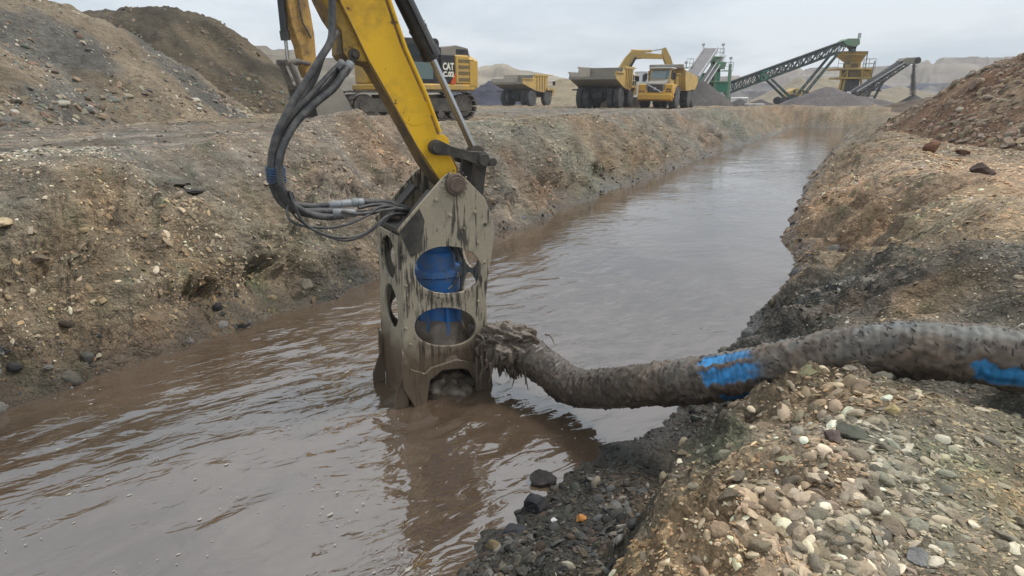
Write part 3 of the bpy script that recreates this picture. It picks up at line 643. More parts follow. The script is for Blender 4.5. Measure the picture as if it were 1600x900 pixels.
# ---------------------------------------------------------------- the stick (arm), its cylinder, linkage and hoses
AO = (-1.0, 5.63, 0); AYAW = R(29); FA = Frame(AO, AYAW)
ARM = thing('excavator', AO, AYAW, 'nearest yellow excavator, its arm reaching down over the trench with black cylinder and hoses', 'excavator')
def build_arm():
    E = lambda pts, y: FA.poly(pts, y)
    y0, y1 = .17, .53
    body = [(425, -330), (470, -80), (504, 0), (517, 26), (530, 45), (533, 60), (534, 84), (540, 92), (551, 97), (572, 99), (583, 103), (600, 130), (650, 222), (668, 256), (689, 287), (700, 296), (712, 296), (722, 282), (716, 262), (700, 232), (686, 207), (665, 150), (632, 75), (606, -2), (575, -90), (490, -330)]
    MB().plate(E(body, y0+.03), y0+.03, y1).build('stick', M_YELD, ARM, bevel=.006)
    side = [(448, -330), (500, -80), (527, -5), (575, 95), (600, 138), (650, 227), (672, 262), (690, 285), (702, 291), (714, 284), (713, 262), (697, 232), (683, 209), (661, 150), (627, 73), (600, -5), (567, -90), (480, -330)]
    MB().plate(E(side, y0), y0, y0+.028).build('side_plate', M_YEL, ARM, bevel=.005)
    lug = [(504, -4), (520, 30), (534, 48), (537, 82), (545, 92), (573, 97), (577, 95), (529, -3)]
    MB().plate(E(lug, y0+.022), y0+.022, y0+.032).build('lug_plate', paint('yellow_paint_worn', (.47, .28, .03), .5, dirt=(.15, .11, .06), amount=.6, dscale=3), ARM)
    # flange of the top plate along the back of the stick and weld beads
    edge = [FA.p3(a, b, y0-.012) for a, b in [(492, -330), (577, -90), (608, -2), (634, 75), (667, 150), (688, 207)]]
    MB().tube(edge, .016, 6).build('top_flange', M_YEL, ARM)
    MB().tube([FA.p3(a, b, y0-.002) for a, b in [(449, -330), (501, -80), (528, -5), (576, 95), (601, 138), (650, 227), (689, 285)]], .008, 6).build('weld_bead', M_YELD, ARM)
    rib = FA.p3(650, 175, y0); MB().plate(ellipse(rib.x, rib.z, .15, .12, 24)+[], y0-.002, y0+.01).build('doubler_plate', M_YEL, ARM, bevel=.004)
    p = FA.p3(690, 221, y0); k = MB(); k.plate(ellipse(p.x-.01, p.z-.02, .085, .085, 28), y0-.004, y0+.01); k.build('pin_doubler', M_YEL, ARM, bevel=.003)
    p = FA.p3(554, 85, y0); k = MB(); k.lathe((p.x, y0+.03, p.z), (0, -1, 0), [(0, .05), (.02, .048), (.02, .022), (.045, .02)], 18); k.build('lug_pin', M_STEEL, ARM)
    for a, b in ((546, 73), (550, 73)):
        p = FA.p3(a, b, y0+.02); MB().cyl((p.x, y0+.03, p.z), (p.x, y0+.012, p.z), .005, n=8).build('bolt', M_STEEL, ARM)
    # bucket cylinder
    yc = .35; T = FA.p3(605, -55, yc); A = FA.p3(676, 93, yc); dirv = (A-T).normalized(); T = T-dirv*1.6
    MB().lathe(T, dirv, [(0, .07), (0, .078), ((A-T).length-.30, .078), ((A-T).length-.30, .086), ((A-T).length-.27, .086), ((A-T).length-.27, .081), ((A-T).length-.10, .083), ((A-T).length-.1, .09), ((A-T).length-.02, .09), ((A-T).length, .06)], 32).build('cylinder_barrel', M_BLACK, ARM)
    B = FA.p3(742, 238, yc); MB().cyl(A-dirv*.1, B, .034, n=24).build('cylinder_rod', M_CHROME, ARM)
    s = MB(); q = A-dirv*.27; s.tube([q+Vector((0, -.088, 0)), A-dirv*.06+Vector((0, -.095, 0))], .011, 8); s.tube([q+Vector((.0, -.086, .0)), q+Vector((-.03, -.1, .05)), T+Vector((-.04, -.09, 0))], .012, 8); s.build('cylinder_pipe', M_BLACK, ARM)
    k = MB(); k.lathe(B+Vector((0, -.06, 0)), (0, 1, 0), [(0, .055), (0, .07), (.12, .07), (.12, .05)], 24); k.build('rod_eye', M_STEEL, ARM)
    # side links (stick pin to rod pin), one on either side
    P1 = FA.p3(681, 230, .12); P2 = FA.p3(752, 249, .12)
    for ya, yb in ((.085, .145), (.56, .62)):
        a = FA.pt(681, 230, .12); b = FA.pt(752, 249, .12); d = Vector((b[0]-a[0], b[1]-a[1])); d.normalize(); nn = Vector((-d.y, d.x))
        out = []
        for t in range(13): th = math.pi/2+math.pi*t/12; out.append((a[0]+.068*(math.cos(th)*d.x+math.sin(th)*nn.x), a[1]+.068*(math.cos(th)*d.y+math.sin(th)*nn.y)))
        for f, w in ((.3, -.043), (.7, -.043)): out.append((a[0]+(b[0]-a[0])*f+nn.x*w, a[1]+(b[1]-a[1])*f+nn.y*w))
        for t in range(13): th = -math.pi/2+math.pi*t/12; out.append((b[0]+.072*(math.cos(th)*d.x+math.sin(th)*nn.x), b[1]+.072*(math.cos(th)*d.y+math.sin(th)*nn.y)))
        for f, w in ((.7, .043), (.3, .043)): out.append((a[0]+(b[0]-a[0])*f+nn.x*w, a[1]+(b[1]-a[1])*f+nn.y*w))
        MB().plate(out, ya, yb).build('side_link', M_STEEL, ARM, bevel=.01)
        k = MB(); k.lathe((a[0], ya-.018, a[1]), (0, 1, 0), [(0, .038), (0, .05), (.02, .055)], 20); k.build('link_pin', M_STEEL, ARM)
        k = MB(); k.lathe((b[0], ya-.03, b[1]), (0, 1, 0), [(0, .04), (0, .052), (.034, .06)], 20); k.build('link_pin', M_STEEL, ARM)
    a = FA.pt(751, 250, .35); MB().cyl((a[0], .08, a[1]), (a[0], .62, a[1]), .04, n=20).build('cross_pin', M_STEEL, ARM)
    # tipping link down to the attachment: two bars
    for ya, yb in ((.17, .24), (.46, .53)):
        w = .06; a = FA.pt(751, 250, .2); b = FA.pt(743, 322, .2)
        MB().plate([(a[0]-w, a[1]), (a[0]-w*.6, a[1]+w*.8), (a[0]+w*.6, a[1]+w*.8), (a[0]+w, a[1]), (b[0]+w, b[1]), (b[0]-w, b[1])], ya, yb).build('tipping_link', M_STEEL, ARM, bevel=.008)
    # hydraulic hoses
    def hose(pts, r, mat=M_HOSE, name='hose', n=12):
        P = smoothpath([FA.p3(a, b, y) for a, b, y in pts], 7); return MB().tube(P, r, n).build(name, mat, ARM, smooth=60)
    hose([(519, -40, .12), (519, 25, .1), (517, 62, .06), (500, 92, .02), (478, 128, .0), (452, 170, -.02), (432, 212, -.03), (424, 250, -.03), (426, 288, -.02), (442, 318, 0), (470, 330, .02), (500, 330, .03), (530, 330, .05)], .03)
    hose([(527, 50, .2), (512, 72, .12), (503, 90, .1), (492, 122, .1), (474, 152, .1), (452, 188, .08), (437, 225, .06), (430, 262, .05), (436, 296, .06), (455, 316, .08), (484, 322, .1), (515, 320, .1)], .024)
    hose([(534, 98, .2), (520, 110, .15), (500, 132, .1), (475, 160, .05), (452, 186, .03), (433, 220, -.01), (427, 255, -.05), (431, 285, -.05), (446, 312, -.05), (470, 333, -.04), (500, 338, -.02), (520, 338, 0)], .021)
    hose([(549, 97, .2), (538, 113, .12), (521, 138, .08), (492, 162, .04), (464, 190, .0), (445, 222, -.05), (436, 256, -.08), (440, 290, -.08), (454, 316, -.07), (480, 333, -.05), (510, 339, 0), (535, 337, .05)], .03)
    hose([(535, 98, .26), (516, 128, .2), (488, 155, .16), (462, 184, .12), (442, 226, .1)], .02)
    # grey crimp sleeves
    for (a, b, r, ya) in (((513, 321), (549, 317), .034, .1), ((549, 317), (568, 316), .038, .1), ((519, 333), (556, 333), .038, .03), ((549, 97), (536, 117), .038, .16), ((536, 95), (527, 107), .03, .16)):
        A_ = FA.p3(*a, ya); B_ = FA.p3(*b, ya); d = (B_-A_).normalized(); L_ = (B_-A_).length
        MB().lathe(A_, d, [(0, r*.8), (.01, r), (L_*.45, r), (L_*.47, r*.9), (L_*.52, r*.9), (L_*.54, r), (L_-.01, r), (L_, r*.8)], 20).build('hose_sleeve', M_FIT, ARM, smooth=40)
    hose([(568, 316, .1), (585, 315, .12), (612, 318, .2), (645, 330, .3)], .026)
    hose([(556, 333, .03), (580, 332, .05), (608, 324, .14), (640, 334, .3)], .024)
    hose([(560, 325, .0), (585, 320, .04), (610, 322, .14), (640, 340, .3)], .016)
    hose([(534, 330, -.02), (560, 334, -.03), (590, 330, 0), (625, 326, .15), (648, 332, .3)], .015)
    # thin drain lines hanging in loops
    hose([(458, 312, -.05), (449, 326, -.08), (452, 342, -.1), (466, 351, -.1), (492, 355, -.08), (522, 355, -.06), (550, 348, -.05), (575, 336, -.03), (590, 325, 0), (608, 322, .1), (630, 330, .28)], .0115)
    hose([(452, 298, -.1), (459, 318, -.12), (470, 342, -.12), (486, 357, -.12), (515, 369, -.1), (545, 371, -.08), (575, 362, -.05), (600, 341, .0), (615, 334, .1), (640, 332, .28)], .012)
    hose([(446, 310, .0), (455, 330, 0), (470, 346, .0), (500, 364, .0), (535, 376, 0), (565, 370, .02), (592, 352, .05), (612, 338, .15), (630, 336, .28)], .0085)
    hose([(457, 300, -.03), (463, 322, -.04), (472, 346, -.05)], .007)
    # tape wrap
    A_ = FA.p3(430, 262, .01); B_ = FA.p3(431, 283, .01)
    k = MB()
    for i in range(7):
        z = A_.z+(B_.z-A_.z)*i/6; k.tube([(A_.x+.068*math.cos(t), .01+.105*math.sin(t), z+.006*math.sin(3*t+i)) for t in np.linspace(0, 2*math.pi, 22)], .0085, 6, caps=False)
    k.build('tape_wrap', M_TAPE, ARM)
build_arm()

# ---------------------------------------------------------------- dredge pump attachment
PUMP = thing('dredge_pump', AO, AYAW, 'mud caked steel pump cage with oval openings, blue pump inside, standing in the trench water', 'dredge pump')
def oval(F_, px, py, rx, ry, y, n=40, sq=1.0):
    pts = []
    for i in range(n):
        t = 2*math.pi*i/n; c, s_ = math.cos(t), math.sin(t)
        c = math.copysign(abs(c)**sq, c); s_ = math.copysign(abs(s_)**sq, s_); pts.append(F_.pt(px+rx*c, py+ry*s_, y))
    return pts
def build_pump():
    W_, D_ = .93, .70
    front = [(627, 368), (622, 361), (628, 352), (692, 278), (702, 271), (718, 271), (729, 280), (757, 309), (770, 340), (772, 372), (763, 432), (756, 500), (748, 552), (758, 584), (763, 600), (762, 640), (746, 640), (744, 600), (734, 582), (712, 570), (690, 573), (672, 584), (662, 604), (660, 650), (655, 640), (628, 604), (632, 560), (630, 470)]
    o = FA.poly(front, 0)
    # round shoulder about the big pin
    h1 = oval(FA, 700, 422, 52, 37, 0, sq=.92); h2 = oval(FA, 696, 511, 48, 30, 0, sq=.92)
    MB().plate(o, 0, .03, [h1, h2]).build('front_plate', M_MUDP, PUMP, bevel=.004)
    MB().plate(o, D_-.03, D_, [[(a, b) for a, b in h1], h2]).build('rear_plate', M_MUDP, PUMP, bevel=.004)
    xl = FA.pt(628, 450, 0)[0]; zt = FA.pt(627, 368, 0)[1]
    # side panels with two ovals, in the local y-z plane
    def side(x0, x1, name):
        out = [(.03, zt-.02), (D_-.03, zt-.02), (D_-.03, -.35), (.03, -.35)]
        hs = [[(D_*.5+.20*math.cos(t), z+h*math.sin(t)) for t in np.linspace(0, 2*math.pi, 32, endpoint=False)] for z, h in ((1.42, .21), (.93, .22))]
        m = MB(); m.plate(out, x0, x1, hs)          # plate lies along y'; rotate so that outline x -> y
        m.v = [(v[1], v[0], v[2]) for v in m.v]; return m.build(name, M_MUDP, PUMP, bevel=.004)
    side(xl, xl+.028, 'side_panel'); side(xl+W_-.075, xl+W_-.047, 'side_panel')
    # flared feet with arch
    k = MB(); k.box(xl+.03, xl+W_-.08, .2, D_-.04, .40, .43); k.build('cross_plate', M_MUDP, PUMP)
    zb = FA.pt(640, 560, 0)[1]
    for yy in (-.035, D_+.0):
        k = MB(); a = FA.poly([(627, 545), (640, 575), (662, 582), (672, 573), (712, 560), (744, 566), (752, 546), (766, 583), (772, 640), (745, 640), (741, 592), (728, 574), (692, 575), (670, 592), (664, 640), (650, 640), (629, 606)], 0)
        k.plate(a, yy, yy+.034); k.build('foot_plate', M_MUDP, PUMP, bevel=.005)
    # outward kicked fins at the left side
    for yy in (.0, D_-.02):
        k = MB(); k.plate([(xl, .42), (xl-.13, .10), (xl-.13, -.2), (xl, -.2)], yy, yy+.022); k.build('foot_fin', M_MUDP, PUMP)
    # big pin bosses and bolts
    for yy, s_ in ((0, -1), (D_, 1)):
        p = FA.pt(711, 288, 0); MB().lathe((p[0], yy-s_*.01, p[1]), (0, s_, 0), [(0, .1), (.035, .1), (.045, .09), (.045, .07), (.055, .065)], 32).build('pin_boss', paint('rusty_pin', (.09, .06, .045), .75, dirt=(.16, .12, .09), amount=.6, dscale=9) if s_ < 0 else M_STEEL, PUMP)
    for a, b, r in ((682, 312, .022), (703, 336, .022), (725, 357, .018), (742, 331, .022), (758, 350, .02), (747, 379, .018), (629, 399, .018), (634, 446, .016), (634, 513, .016), (747, 470, .016), (641, 538, .014), (757, 410, .014)):
        p = FA.pt(a, b, 0); MB().lathe((p[0], .0, p[1]), (0, -1, 0), [(-.01, r), (.012, r*.95), (.014, r*.5), (.02, r*.45)], 10).build('bolt', M_MUDP, PUMP)
    p = FA.pt(711, 288, 0); k = MB()
    for i in range(16): t = 2*math.pi*i/16+.1; k.cyl((p[0]+.125*math.cos(t), .0, p[1]+.125*math.sin(t)), (p[0]+.125*math.cos(t), -.012, p[1]+.125*math.sin(t)), .011, .008, 6)
    k.build('bolt_ring', M_MUDP, PUMP, kind='stuff')
    # black-stained gusset on the left shoulder
    g = FA.poly([(624, 362), (655, 326), (663, 345), (657, 392), (642, 402), (628, 372)], 0)
    MB().plate(g, -.008, 0).build('gusset_plate', M_STEEL, PUMP)
    # top deck between the plates, left and right of the arm
    a = FA.pt(628, 362, 0); b = FA.pt(680, 300, 0); k = MB(); k.plate([(a[0], a[1]-.03), (a[0]+.02, a[1]+.01), (b[0], b[1]), (b[0]+.02, b[1]-.03)], .03, .2); k.plate([(a[0], a[1]-.03), (a[0]+.02, a[1]+.01), (b[0], b[1]), (b[0]+.02, b[1]-.03)], .5, D_-.03)
    a = FA.pt(764, 365, 0); b = FA.pt(730, 300, 0); k.plate([(b[0], b[1]-.03), (b[0], b[1]), (a[0]-.02, a[1]), (a[0]-.02, a[1]-.04)], .03, D_-.03); k.build('shoulder_plate', M_STEEL, PUMP)
    xr = xl+W_-.09
    MB().plate([(xl+.03, 1.68), (xr, 1.68), (xr, 1.72), (xl+.03, 1.72)], .04, D_-.04).build('motor_deck', M_STEEL, PUMP)
    # the pump: motor, flange, casing
    c = FA.pt(684, 450, .32)[0]; cy = .34
    z = lambda py: FA.pt(684, py, .2)[1]
    MB().lathe((c, cy, 0), (0, 0, 1), [(z(424), .19), (z(396), .19), (z(392), .17), (1.68, .17)], 40).build('pump_motor', M_BLUE, PUMP)
    MB().lathe((c, cy, 0), (0, 0, 1), [(z(462), .20), (z(458), .225), (z(434), .235), (z(431), .26), (z(424), .26), (z(421), .23)], 40).build('pump_flange', M_BLUE, PUMP)
    k = MB()
    for i in range(12): t = 2*math.pi*i/12; k.cyl((c+.245*math.cos(t), cy+.245*math.sin(t), z(432)-.01), (c+.245*math.cos(t), cy+.245*math.sin(t), z(421)+.01), .013, n=6)
    k.build('flange_bolts', M_BLUE, PUMP, kind='stuff')
    MB().lathe((c, cy, 0), (0, 0, 1), [(.32, .30), (.42, .30), (.46, .25), (z(505), .21), (z(470), .2), (z(462), .2)], 40).build('pump_casing', M_BLUE, PUMP)
    for i in range(8):
        t = 2*math.pi*i/8; k = MB(); k.box(.19, .255, -.012, .012, .45, z(462), Matrix.Translation((c, cy, 0)) @ Matrix.Rotation(t, 4, 'Z')); k.build('casing_rib', M_BLUE, PUMP)
    def hz(pts, r, mt=M_HOSE): MB().tube(smoothpath([FA.p3(a, b, y) for a, b, y in pts], 6), r, 8).build('supply_hose', mt, PUMP, smooth=60)
    hz([(700, 375, .3), (709, 392, .15), (719, 405, .1), (720, 425, .08), (708, 446, .1)], .014)
    hz([(705, 372, .34), (722, 400, .2), (723, 440, .1), (712, 462, .1)], .010)
    hz([(716, 425, .08), (712, 440, .1), (700, 452, .1)], .008, M_FIT)
    hz([(640, 335, .3), (655, 352, .32), (672, 375, .34)], .03)
    # mud splattered over the casing and inside
    k = MB(); k.lathe((c, cy, 0), (0, 0, 1), [(.30, .36), (.42, .34), (.5, .31), (.62, .27), (.74, .235)], 30)
    rs = random.Random(3); k.v = [(a+rs.uniform(-.02, .02), b+rs.uniform(-.02, .02), q+rs.uniform(-.03, .03)) for a, b, q in k.v]; k.build('mud_cake', M_MUD, PUMP, smooth=80)
    V, f = ico(4); nn = fbm(V[:, 0]*2.5+3, V[:, 1]*2.5+V[:, 2], 4, 611); V = V*(1+.3*nn)[:, None]*np.array([.40, .40, .24])+np.array([xl+.47, .36, .0])
    k = MB(); k.add(V.tolist(), f.tolist()); k.build('mud_bank', M_MUD, PUMP, smooth=80)
    # dribbles of mud below the oval rims
    k = MB()
    for i in range(70):
        t = rs.uniform(0, 1); a = rs.choice([(700, 424, 52, 38), (696, 512, 48, 30)]); th = rs.uniform(.15, math.pi-.15)
        px, py = a[0]+a[2]*1.04*math.cos(th), a[1]+a[3]*1.05*math.sin(th); q = FA.p3(px, py, -.004); L_ = rs.uniform(.02, .11)
        k.tube([q, q+Vector((rs.uniform(-.004, .004), 0, -L_*.6)), q+Vector((0, 0, -L_))], [.003, rs.uniform(.004, .008), .002], 5)
    k.build('mud_drips', M_MUDP, PUMP, smooth=80, kind='stuff')
build_pump()

# ---------------------------------------------------------------- mud-caked discharge hose
def build_hose():
    ctrl = [(-.42, 6.28, .44), (-.13, 6.13, .46), (.12, 5.95, .42), (.36, 5.72, .335), (.62, 5.42, .29)]
    ctrl += [tuple(at_d(1000, 603, 5.35)), tuple(at_d(1110, 592, 4.82)), tuple(at_d(1220, 574, 4.42)), tuple(at_d(1310, 556, 4.18)), tuple(at_d(1400, 547, 4.0)), tuple(at_d(1500, 550, 3.82)), tuple(at_d(1600, 562, 3.68))]
    e = Vector(ctrl[-1])-Vector(ctrl[-2]); last = Vector(ctrl[-1])
    for i in range(1, 14): ctrl.append((last.x+.30*i, last.y+.03*i+.012*i*i, max(1.48, last.z-.015*i)))
    P = smoothpath(ctrl, 60); P = [P[0]]+[p for i, p in enumerate(P[1:]) ]
    # resample evenly
    L = [0]
    for a, b in zip(P, P[1:]): L.append(L[-1]+(b-a).length)
    tot = L[-1]; n = int(tot/.0125); Q = []; j = 0
    for i in range(n):
        t = tot*i/(n-1)
        while j < len(L)-2 and L[j+1] < t: j += 1
        f = (t-L[j])/max(1e-9, L[j+1]-L[j]); Q.append(P[j].lerp(P[j+1], f))
    Qa = np.array([tuple(q) for q in Q]); T = np.gradient(Qa, axis=0); T /= np.linalg.norm(T, axis=1)[:, None]
    up = np.array([0, 0, 1.]); S = np.cross(T, up); S /= np.linalg.norm(S, axis=1)[:, None]; U = np.cross(S, T)
    m = 92; th = np.linspace(0, 2*np.pi, m, endpoint=False); s = np.linspace(0, tot, n)
    SS, TH = np.meshgrid(s, th, indexing='ij'); ux = np.cos(TH); uy = np.sin(TH)   # ux: to the camera-side (S) ; uy: up
    # surface parameter for noise
    a3 = SS*1.0; b3 = TH*.165
    cylx, cyly = SS*6+ux*.9, uy*.9+3
    def n3(fr, sd, o=3): return fbm(SS*fr+ux*.165*fr*.8, uy*.165*fr+ux*.165*fr*.3+11, o, sd)
    rib = .5+.5*np.cos(SS*2*np.pi/.052)
    X0 = Qa[:, 0][:, None]*np.ones_like(TH)
    # the clean blue patches: first band near x 1.35-1.6 m, second at the far right
    def patch(x0, x1, t0, t1, sf=.04):
        xx = X0+.05*fbm(SS*5, uy*2, 3, 501); tt = np.degrees(np.arctan2(uy, ux))+9*fbm(SS*14, ux, 3, 502)
        return sst(x0-.01, x0+.01, xx)*sst(x1+sf, x1-sf, xx)*sst(t0-2, t0+2, tt)*sst(t1+2, t1-2, tt)
    xs = lambda px, d: at_d(px, 560, d).x
    p1 = patch(xs(1118, 4.8), xs(1196, 4.5), -2, 36); p1b = patch(xs(1118, 4.8), xs(1186, 4.5), 50, 82)
    p2 = patch(xs(1122, 4.8), xs(1235, 4.4), -88, -38); p3 = patch(xs(1512, 3.8), xs(1600, 3.6)+.1, -40, 4)
    clean = np.clip(p1+p1b+p2+p3, 0, 1)
    pale = np.clip(sst(.6, 1.0, uy)*sst(1.1, 1.7, X0)*(.12+1.0*fbm(SS*3.5, ux*1.2, 3, 503)), 0, .45)     # crown paler towards the top, broken up by noise
    ck = np.clip(sst(.02, .55, n3(3, 504))*.22*sst(1.0, 1.6, X0), 0, 1)
    mud = (1-clean)
    lump = (.010*np.clip(n3(5, 505)+.25, 0, 1.5)+.022*np.clip(fbm(SS*13, TH*2.6+SS*3, 3, 506)-.16, 0, 1)+.012*np.clip(fbm(SS*30, TH*4+SS*5, 2, 520)-.2, 0, 1)+.0025*n3(30, 507, 2))
    streak = .006*np.clip(ridge(SS*22, uy*1.4, 2, 509)-.3, 0, 1)*sst(-.9, .4, uy)
    vis = sst(.6, 1.5, X0)*.8+.2
    Rr = .163+.0075*rib*(.25+.75*vis*sst(.5, -.3, n3(2, 508)))+mud*(.004+lump+streak)
    Rr = Rr*np.where(X0 < .25, 1.06, 1)
    Xp = Qa[:, None, :]+S[:, None, :]*(ux*Rr)[..., None]+U[:, None, :]*(uy*Rr)[..., None]
    me, _ = grid_mesh('discharge_hose', Xp[..., 0], Xp[..., 1], Xp[..., 2], closed=True)
    mudc = L3(98, 84, 71)*np.ones(TH.shape+(3,)); dk = sst(.2, 1.0, n3(4, 510)+.4)[..., None]; mudc = mudc*(1-.35*dk)
    wetb = sst(1.25, .7, X0)[..., None]; mudc = mudc*(1-.38*wetb)+wetb*.0
    mudc = mudc*(1+.3*n3(12, 511)+.25*fbm(SS*24, TH*3, 3, 521))[..., None]
    blue = L3(44, 120, 172)*np.ones(TH.shape+(3,)); blue = blue*(1+.35*fbm(SS*60, uy, 2, 512)+.5*fbm(SS*7, uy*3, 3, 513))[..., None]
    paleb = L3(120, 124, 120); c = mudc*(1-pale[..., None])+pale[..., None]*paleb; c = c*(1-ck[..., None])+ck[..., None]*L3(92, 106, 108)
    c = c*(1-clean[..., None])+clean[..., None]*blue
    set_attr(me, 'col', np.clip(c, .01, .7).reshape(-1, 3)); set_attr(me, 'wet', np.clip(wetb[..., 0]*.8+.15+clean*.5, 0, 1).ravel(), 'FLOAT')
    mm = Mat('caked_hose'); at = mm.node('ShaderNodeAttribute', attribute_name='col'); aw = mm.node('ShaderNodeAttribute', attribute_name='wet'); v = mm.coord('Object')
    nn = mm.noise(v, 26, 6, .65); mm.set(mm.mix(1, at.outputs[0], mm.ramp(nn, [(.3, .72), (.7, 1.25)]), 'MULTIPLY'), mm.ramp(aw.outputs[2], [(0, .7), (1, .28)]), 0, mm.bump(mm.noise(v, 70, 5, .7), .55, .006))
    rs = np.random.RandomState(77); K = 1500; ii = rs.randint(20, n-20, K); tt = rs.uniform(-.9, 2.2, K); VV, FF = [], []
    jj = ((tt/(2*np.pi)) % 1*m).astype(int) % m; v0, f0 = stone_variant(0, 55, True)
    for a_, b_ in zip(ii, jj):
        if clean[a_, b_] > .3 or Xp[a_, b_, 0] < .2 or Xp[a_, b_, 0] > 3.6: continue
        ax = T[a_]; nr = S[a_]*np.cos(th[b_])+U[a_]*np.sin(th[b_]); ct = np.cross(ax, nr); q_ = rs.normal()*.5+.5; d1 = ct*np.cos(q_)+ax*np.sin(q_); d2 = np.cross(nr, d1); s_ = rs.uniform(.007, .019)
        VV.append(Xp[a_, b_]+nr*.001+np.outer(v0[:, 0]*s_*1.7, d1)+np.outer(v0[:, 1]*s_*.55, d2)+np.outer(v0[:, 2]*s_*.8, nr)); FF.append(f0+12*len(FF))
    fm = bpy.data.meshes.new('mud_flakes'); fm.from_pydata(np.concatenate(VV).tolist(), [], np.concatenate(FF).tolist())
    o = link('discharge_hose', me, mm.m); setp(link('mud_flakes', fm, paint('dried_mud', (.035, .028, .022), .6, dirt=(.09, .07, .055), amount=.3, dscale=9), o), kind='stuff'); setp(o, 'thick mud caked discharge hose with bare blue patches lying over the stony bank', 'hose')
    return o
build_hose()
# clotted mud hanging at the pump outlet
def build_clot():
    V, f = ico(5)
    p = np.array([-.02, 5.98, .52]); v = V*np.array([.30, .22, .19])
    n = fbm(V[:, 0]*2.2+V[:, 2], V[:, 1]*2.2+V[:, 2]*1.3, 4, 601); r = ridge(V[:, 0]*3+5, V[:, 1]*2+V[:, 2]*3, 3, 602)
    v = v*(1+.34*n+.10*r)[:, None]
    dr = np.clip(ridge(V[:, 0]*3.2, V[:, 1]*2.6, 2, 603)-.35, 0, 1)*(V[:, 2] < .0); v[:, 2] -= dr*.34
    v[:, 2] = np.maximum(v[:, 2], -.62); me = bpy.data.meshes.new('mud_clot'); me.from_pydata((v+p).tolist(), [], f.tolist())
    me.polygons.foreach_set('use_smooth', np.ones(len(f), bool))
    o = link('mud_clot', me, M_MUD); setp(o, 'wet dark clot of mud and strands clinging where the hose meets the pump', 'mud')
    rs = random.Random(9); k = MB()
    for i in range(5):
        a = rs.uniform(0, 6.28); q = Vector((p[0]+rs.uniform(-.36, .40), p[1]-rs.uniform(0, .3), p[2]+rs.uniform(-.05, .22))); L_ = rs.uniform(.05, .22)
        d = Vector((rs.uniform(-.7, .9), rs.uniform(-.5, .2), rs.uniform(-.2, .7))).normalized()
        k.tube([q, q+d*L_*.5, q+d*L_*.8+Vector((0, 0, -L_*.35)), q+d*L_+Vector((0, 0, -L_*.8))], [rs.uniform(.006, .012), .009, .006, .002], 6)
    for i in range(12):
        q = Vector((p[0]+rs.uniform(-.34, .3), p[1]-rs.uniform(.1, .3), p[2]-rs.uniform(.02, .2))); L_ = rs.uniform(.1, .36)
        k.tube([q, q+Vector((rs.uniform(-.02, .02), 0, -L_*.5)), q+Vector((rs.uniform(-.04, .04), 0, -L_))], [.014, rs.uniform(.006, .014), .003], 6)
    k.build('mud_strands', M_MUD, o, smooth=80, kind='stuff')
    arc = [FA.p3(x, y, .1) for x, y in ((820, 545), (829, 530), (842, 523), (852, 527), (858, 538))]; MB().tube(smoothpath(arc, 5), .016, 8).build('mud_strand', M_MUD, o, smooth=80)
build_clot()
# ---------------------------------------------------------------- machines
M_CATY = paint('machine_yellow', (.56, .34, .06), .5, dirt=(.30, .24, .16), amount=.5, dscale=1.1, fine=8)
M_OCH = paint('dusty_ochre', (.54, .35, .09), .6, dirt=(.34, .27, .17), amount=.5, dscale=.9, fine=7)
M_VOL = paint('hauler_yellow', (.60, .32, .03), .5, dirt=(.32, .24, .15), amount=.4, dscale=.9, fine=7)
M_DUST = paint('dusty_steel', (.20, .185, .16), .75, dirt=(.28, .25, .20), amount=.6, dscale=1.2)
M_DK = paint('machine_black', (.022, .022, .025), .5, dirt=(.13, .12, .10), amount=.35, dscale=2)
M_TRK = paint('track_steel', (.07, .062, .055), .7, .1, dirt=(.20, .17, .14), amount=.7, dscale=3)
M_TYRE = paint('dusty_tyre', (.045, .045, .048), .85, dirt=(.14, .13, .12), amount=.55, dscale=2.2)
M_GRN = paint('plant_green', (.03, .20, .12), .55, dirt=(.20, .22, .17), amount=.35, dscale=.7, fine=5)
M_GRNL = paint('faded_green', (.14, .27, .16), .6, dirt=(.26, .26, .2), amount=.45, dscale=.7, fine=5)
M_GALV = paint('galvanised', (.42, .42, .43), .55, dirt=(.3, .28, .25), amount=.4, dscale=1)
M_WHITE = paint('white_panel', (.72, .72, .70), .5, dirt=(.45, .43, .4), amount=.3, dscale=.8)
M_REDO = paint('red_orange_decal', (.62, .09, .02), .5, amount=.2)
def glass(name='dark_glass', col=(.03, .045, .05)):
    m = Mat(name); return m.set(col, .08, 0, None, .7)
M_GL = glass(); M_GLL = glass('dusty_glass', (.14, .19, .19))
def gz(x, y): return float(H(np.array([x]), np.array([y]), False)[0])
def T2(M, k): k.v = [tuple(M @ Vector(a)) for a in k.v]; return k

def tyre(name, parent, x, y, r, w, side, rimmat, lugs=22):
    k = MB(); prof = [(-w/2, r*.56), (-w/2, r*.84), (-w*.42, r*.95), (-w*.3, r*.985), (w*.3, r*.985), (w*.42, r*.95), (w/2, r*.84), (w/2, r*.56)]
    k.lathe((x, y, r), (0, 1, 0), prof, 32)
    for i in range(lugs):
        for sd in (-1, 1):
            t = 2*math.pi*(i+.25*sd)/lugs; M = Matrix.Translation((x, y, r)) @ Matrix.Rotation(t, 4, 'Y')
            k.box(-r*.055, r*.055, sd*w*.08 if sd > 0 else -w*.46, sd*w*.46 if sd > 0 else -w*.08, r*.95, r*1.0, M)
    t_ = k.build('wheel', M_TYRE, parent, smooth=30); q = MB()
    s = side; q.lathe((x, y, r), (0, s, 0), [(0, r*.5), (w*.42, r*.57), (w*.46, r*.57), (w*.46, r*.50), (w*.25, r*.46), (w*.2, r*.26), (w*.34, r*.24), (w*.36, r*.1)], 24)
    q.build('rim', rimmat, t_); return t_

